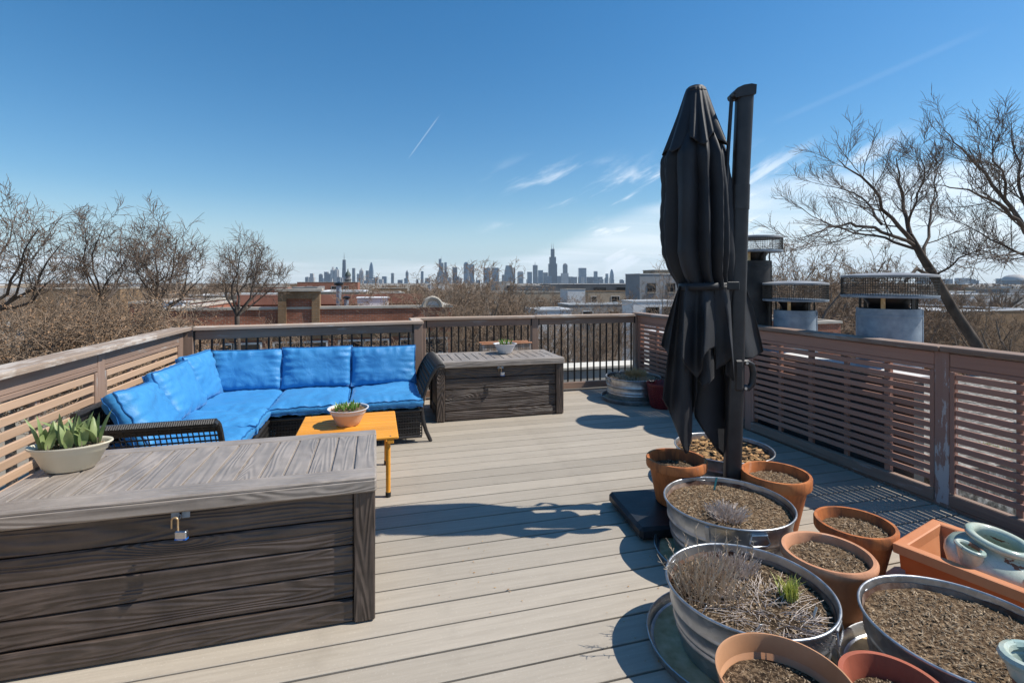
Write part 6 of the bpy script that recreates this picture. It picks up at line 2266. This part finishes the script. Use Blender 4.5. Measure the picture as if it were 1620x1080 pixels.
def skyline():
    B, G, K, S = 'tower_blue', 'tower_grey', 'tower_black', 'tower_pale'
    T = [('tall black stepped skyscraper with twin antennas, the highest of the skyline', 867.4, 881, 394, K, 'step3', 384),
         ('black tapered skyscraper with two antennas in the left cluster', 541.8, 547.2, 411, K, 'taper', 399),
         ('slim blue skyscraper with a narrowing crown right of the black tapered one', 584.3, 590.5, 415, B, 'spire', 0),
         ('pointed pale skyscraper between two slim slabs in the left cluster', 569, 574.6, 423.5, S, 'point', 0),
         ('plain grey slab just right of the cupola', 557.5, 561.7, 424, G, 'box', 0),
         ('twin-peaked pale tower just left of the black tapered skyscraper', 524, 535.5, 422, S, 'twin', 0),
         ('two-step grey tower left of the twin-peaked tower', 514, 523, 430, G, 'step2', 0),
         ('short grey tower third from the left end of the skyline', 505, 510, 433, G, 'round', 0),
         ('small pale tower near the left end of the skyline', 491, 496.2, 432.6, S, 'box', 0),
         ('low slab left of the pointed skyscraper', 565, 569, 433, S, 'box', 0),
         ('small slab left of the slim narrowing skyscraper', 579, 583, 428, G, 'box', 0),
         ('tall blue two-part glass tower with a mast, left of the centre gap', 694.5, 701.5, 409.5, B, 'step2', 404),
         ('slim blue slab beside the two-part glass tower', 703, 706.8, 415, B, 'box', 0),
         ('dark low block at the foot of the two-part glass tower', 692.5, 708.5, 431, G, 'box', 0),
         ('dark flat-topped slab right of the two-part glass tower', 716, 723.2, 423, K, 'box', 0),
         ('tall blue tower with a rounded top and pale neighbour', 733.7, 741, 414.5, B, 'round', 0),
         ('broad blue slab attached to the round-topped tower', 741.4, 750, 418.5, B, 'box', 0),
         ('wide pale blue slab, left of a matching pair', 765, 776.4, 424, B, 'box', 0),
         ('wide pale blue slab, right of a matching pair', 777.6, 789, 423.5, B, 'box', 0),
         ('broad glass tower with a slanted left shoulder', 798, 812, 420, B, 'slant', 0),
         ('narrow dark slab tucked behind the slanted glass tower', 812.2, 815.2, 423.5, G, 'box', 0),
         ('low stepped block at the foot of the slanted glass tower', 794, 808, 434.5, G, 'step2', 0),
         ('pale stepped tower right of the slanted glass tower', 818.5, 828, 428.5, S, 'round', 0),
         ('blue slab left of the twin-antenna dark tower', 834, 841.6, 430, B, 'box', 0),
         ('dark tower with two thin antennas left of the highest tower', 843, 850.4, 419.5, G, 'box', 413.5),
         ('blue-grey slab right of the twin-antenna dark tower', 851, 859, 427.5, B, 'box', 0),
         ('low dark block just left of the highest tower', 859.5, 866.5, 431, G, 'box', 0),
         ('pale block at the right foot of the highest tower', 880.5, 891.5, 436.5, G, 'box', 0),
         ('slender round-topped tower right of the highest tower', 890.5, 897.6, 416.5, G, 'round', 0),
         ('pale shoulder block of the round-topped slender tower', 887.5, 899, 432, S, 'box', 0),
         ('low brown block right of the slender tower', 902, 912.5, 438, G, 'box', 0),
         ('broad blue flat-topped tower standing free right of the highest tower', 915, 927, 424, B, 'box', 0),
         ('low dark wide block right of the broad blue tower', 928, 940, 438, K, 'box', 0),
         ('blue slab behind the low dark wide block', 939.3, 945, 429, B, 'box', 0),
         ('very low rounded block between two blue slabs', 948, 954.5, 441, G, 'round', 0),
         ('thin slab left of the curved spire-like tower', 957.8, 962, 433, B, 'box', 0),
         ('curved spire-like tower near the right end of the skyline', 964.8, 970.6, 426, B, 'spire', 0),
         ('tiny low tower left of the last one on the right', 981, 985.5, 442, G, 'box', 0),
         ('small blue tower at the right end of the skyline', 997.5, 1003, 440, B, 'step2', 0),
         ('small tower among twigs left of the two-part glass tower', 666, 670, 429, B, 'box', 0),
         ('pointed small tower above the treetops left of centre', 642, 646, 427, G, 'point', 0),
         ('small block above the treetops left of centre', 619, 623.2, 432, G, 'box', 0)]
    for t in T:
        tower(*t)
    r_ = random.Random(9)
    for i in range(64):
        px = r_.uniform(480, 1008)
        w = r_.uniform(3, 9)
        tower('low building in the crowded foot of the skyline', px - w / 2, px + w / 2, r_.uniform(436.5, 443.5), r_.choice([B, G, S, G, S, B]), 'box', 0, SZ + r_.uniform(-900, 500), 'low blocks at the foot of the skyline')
    # far right: a pale dome and low blocks on the horizon
    p = ray(1606, 3000, GZ)
    t = thing('stadium', 'pale blue-grey domed roof on the horizon at the right edge', 'stadium', p)
    hh = hz(444, 3000) - GZ
    obj('drum', MB().lathe([(62, 0), (62, hh)], 40), M['tower_grey'], t)
    obj('dome', MB().lathe([(64, hh), (60, hh + 14), (46, hh + 27), (26, hh + 35), (0, hh + 38)], 40), M['tower_pale'], t, smooth=True)
    for i in range(14):
        px = r_.uniform(1460, 1640)
        w = r_.uniform(6, 16)
        tower('pale low block on the horizon beyond the leaning tree', px - w / 2, px + w / 2, r_.uniform(439, 444), r_.choice([G, S, B]), 'box', 0, 4200 + r_.uniform(-300, 900), 'low blocks on the right horizon')


skyline()


# ================================================================== HAZE
def haze():
    m, w = new_mat('city_haze')
    v = w.add('ShaderNodeVolumePrincipled', None, {'Color': (0.62, 0.80, 1.0, 1), 'Density': HAZE_D, 'Anisotropy': 0.1})
    w.add('ShaderNodeOutputMaterial', None, {'Volume': v.outputs[0]})
    o = obj('haze', MB().box((0, 0, 0), (24000, 24000, 640)), m, None, (0, 0, GZ - 1 + 320))
    tag(o, 'thin bluish city haze', None, None, 'stuff')


HAZE_D = 0.000040
haze()
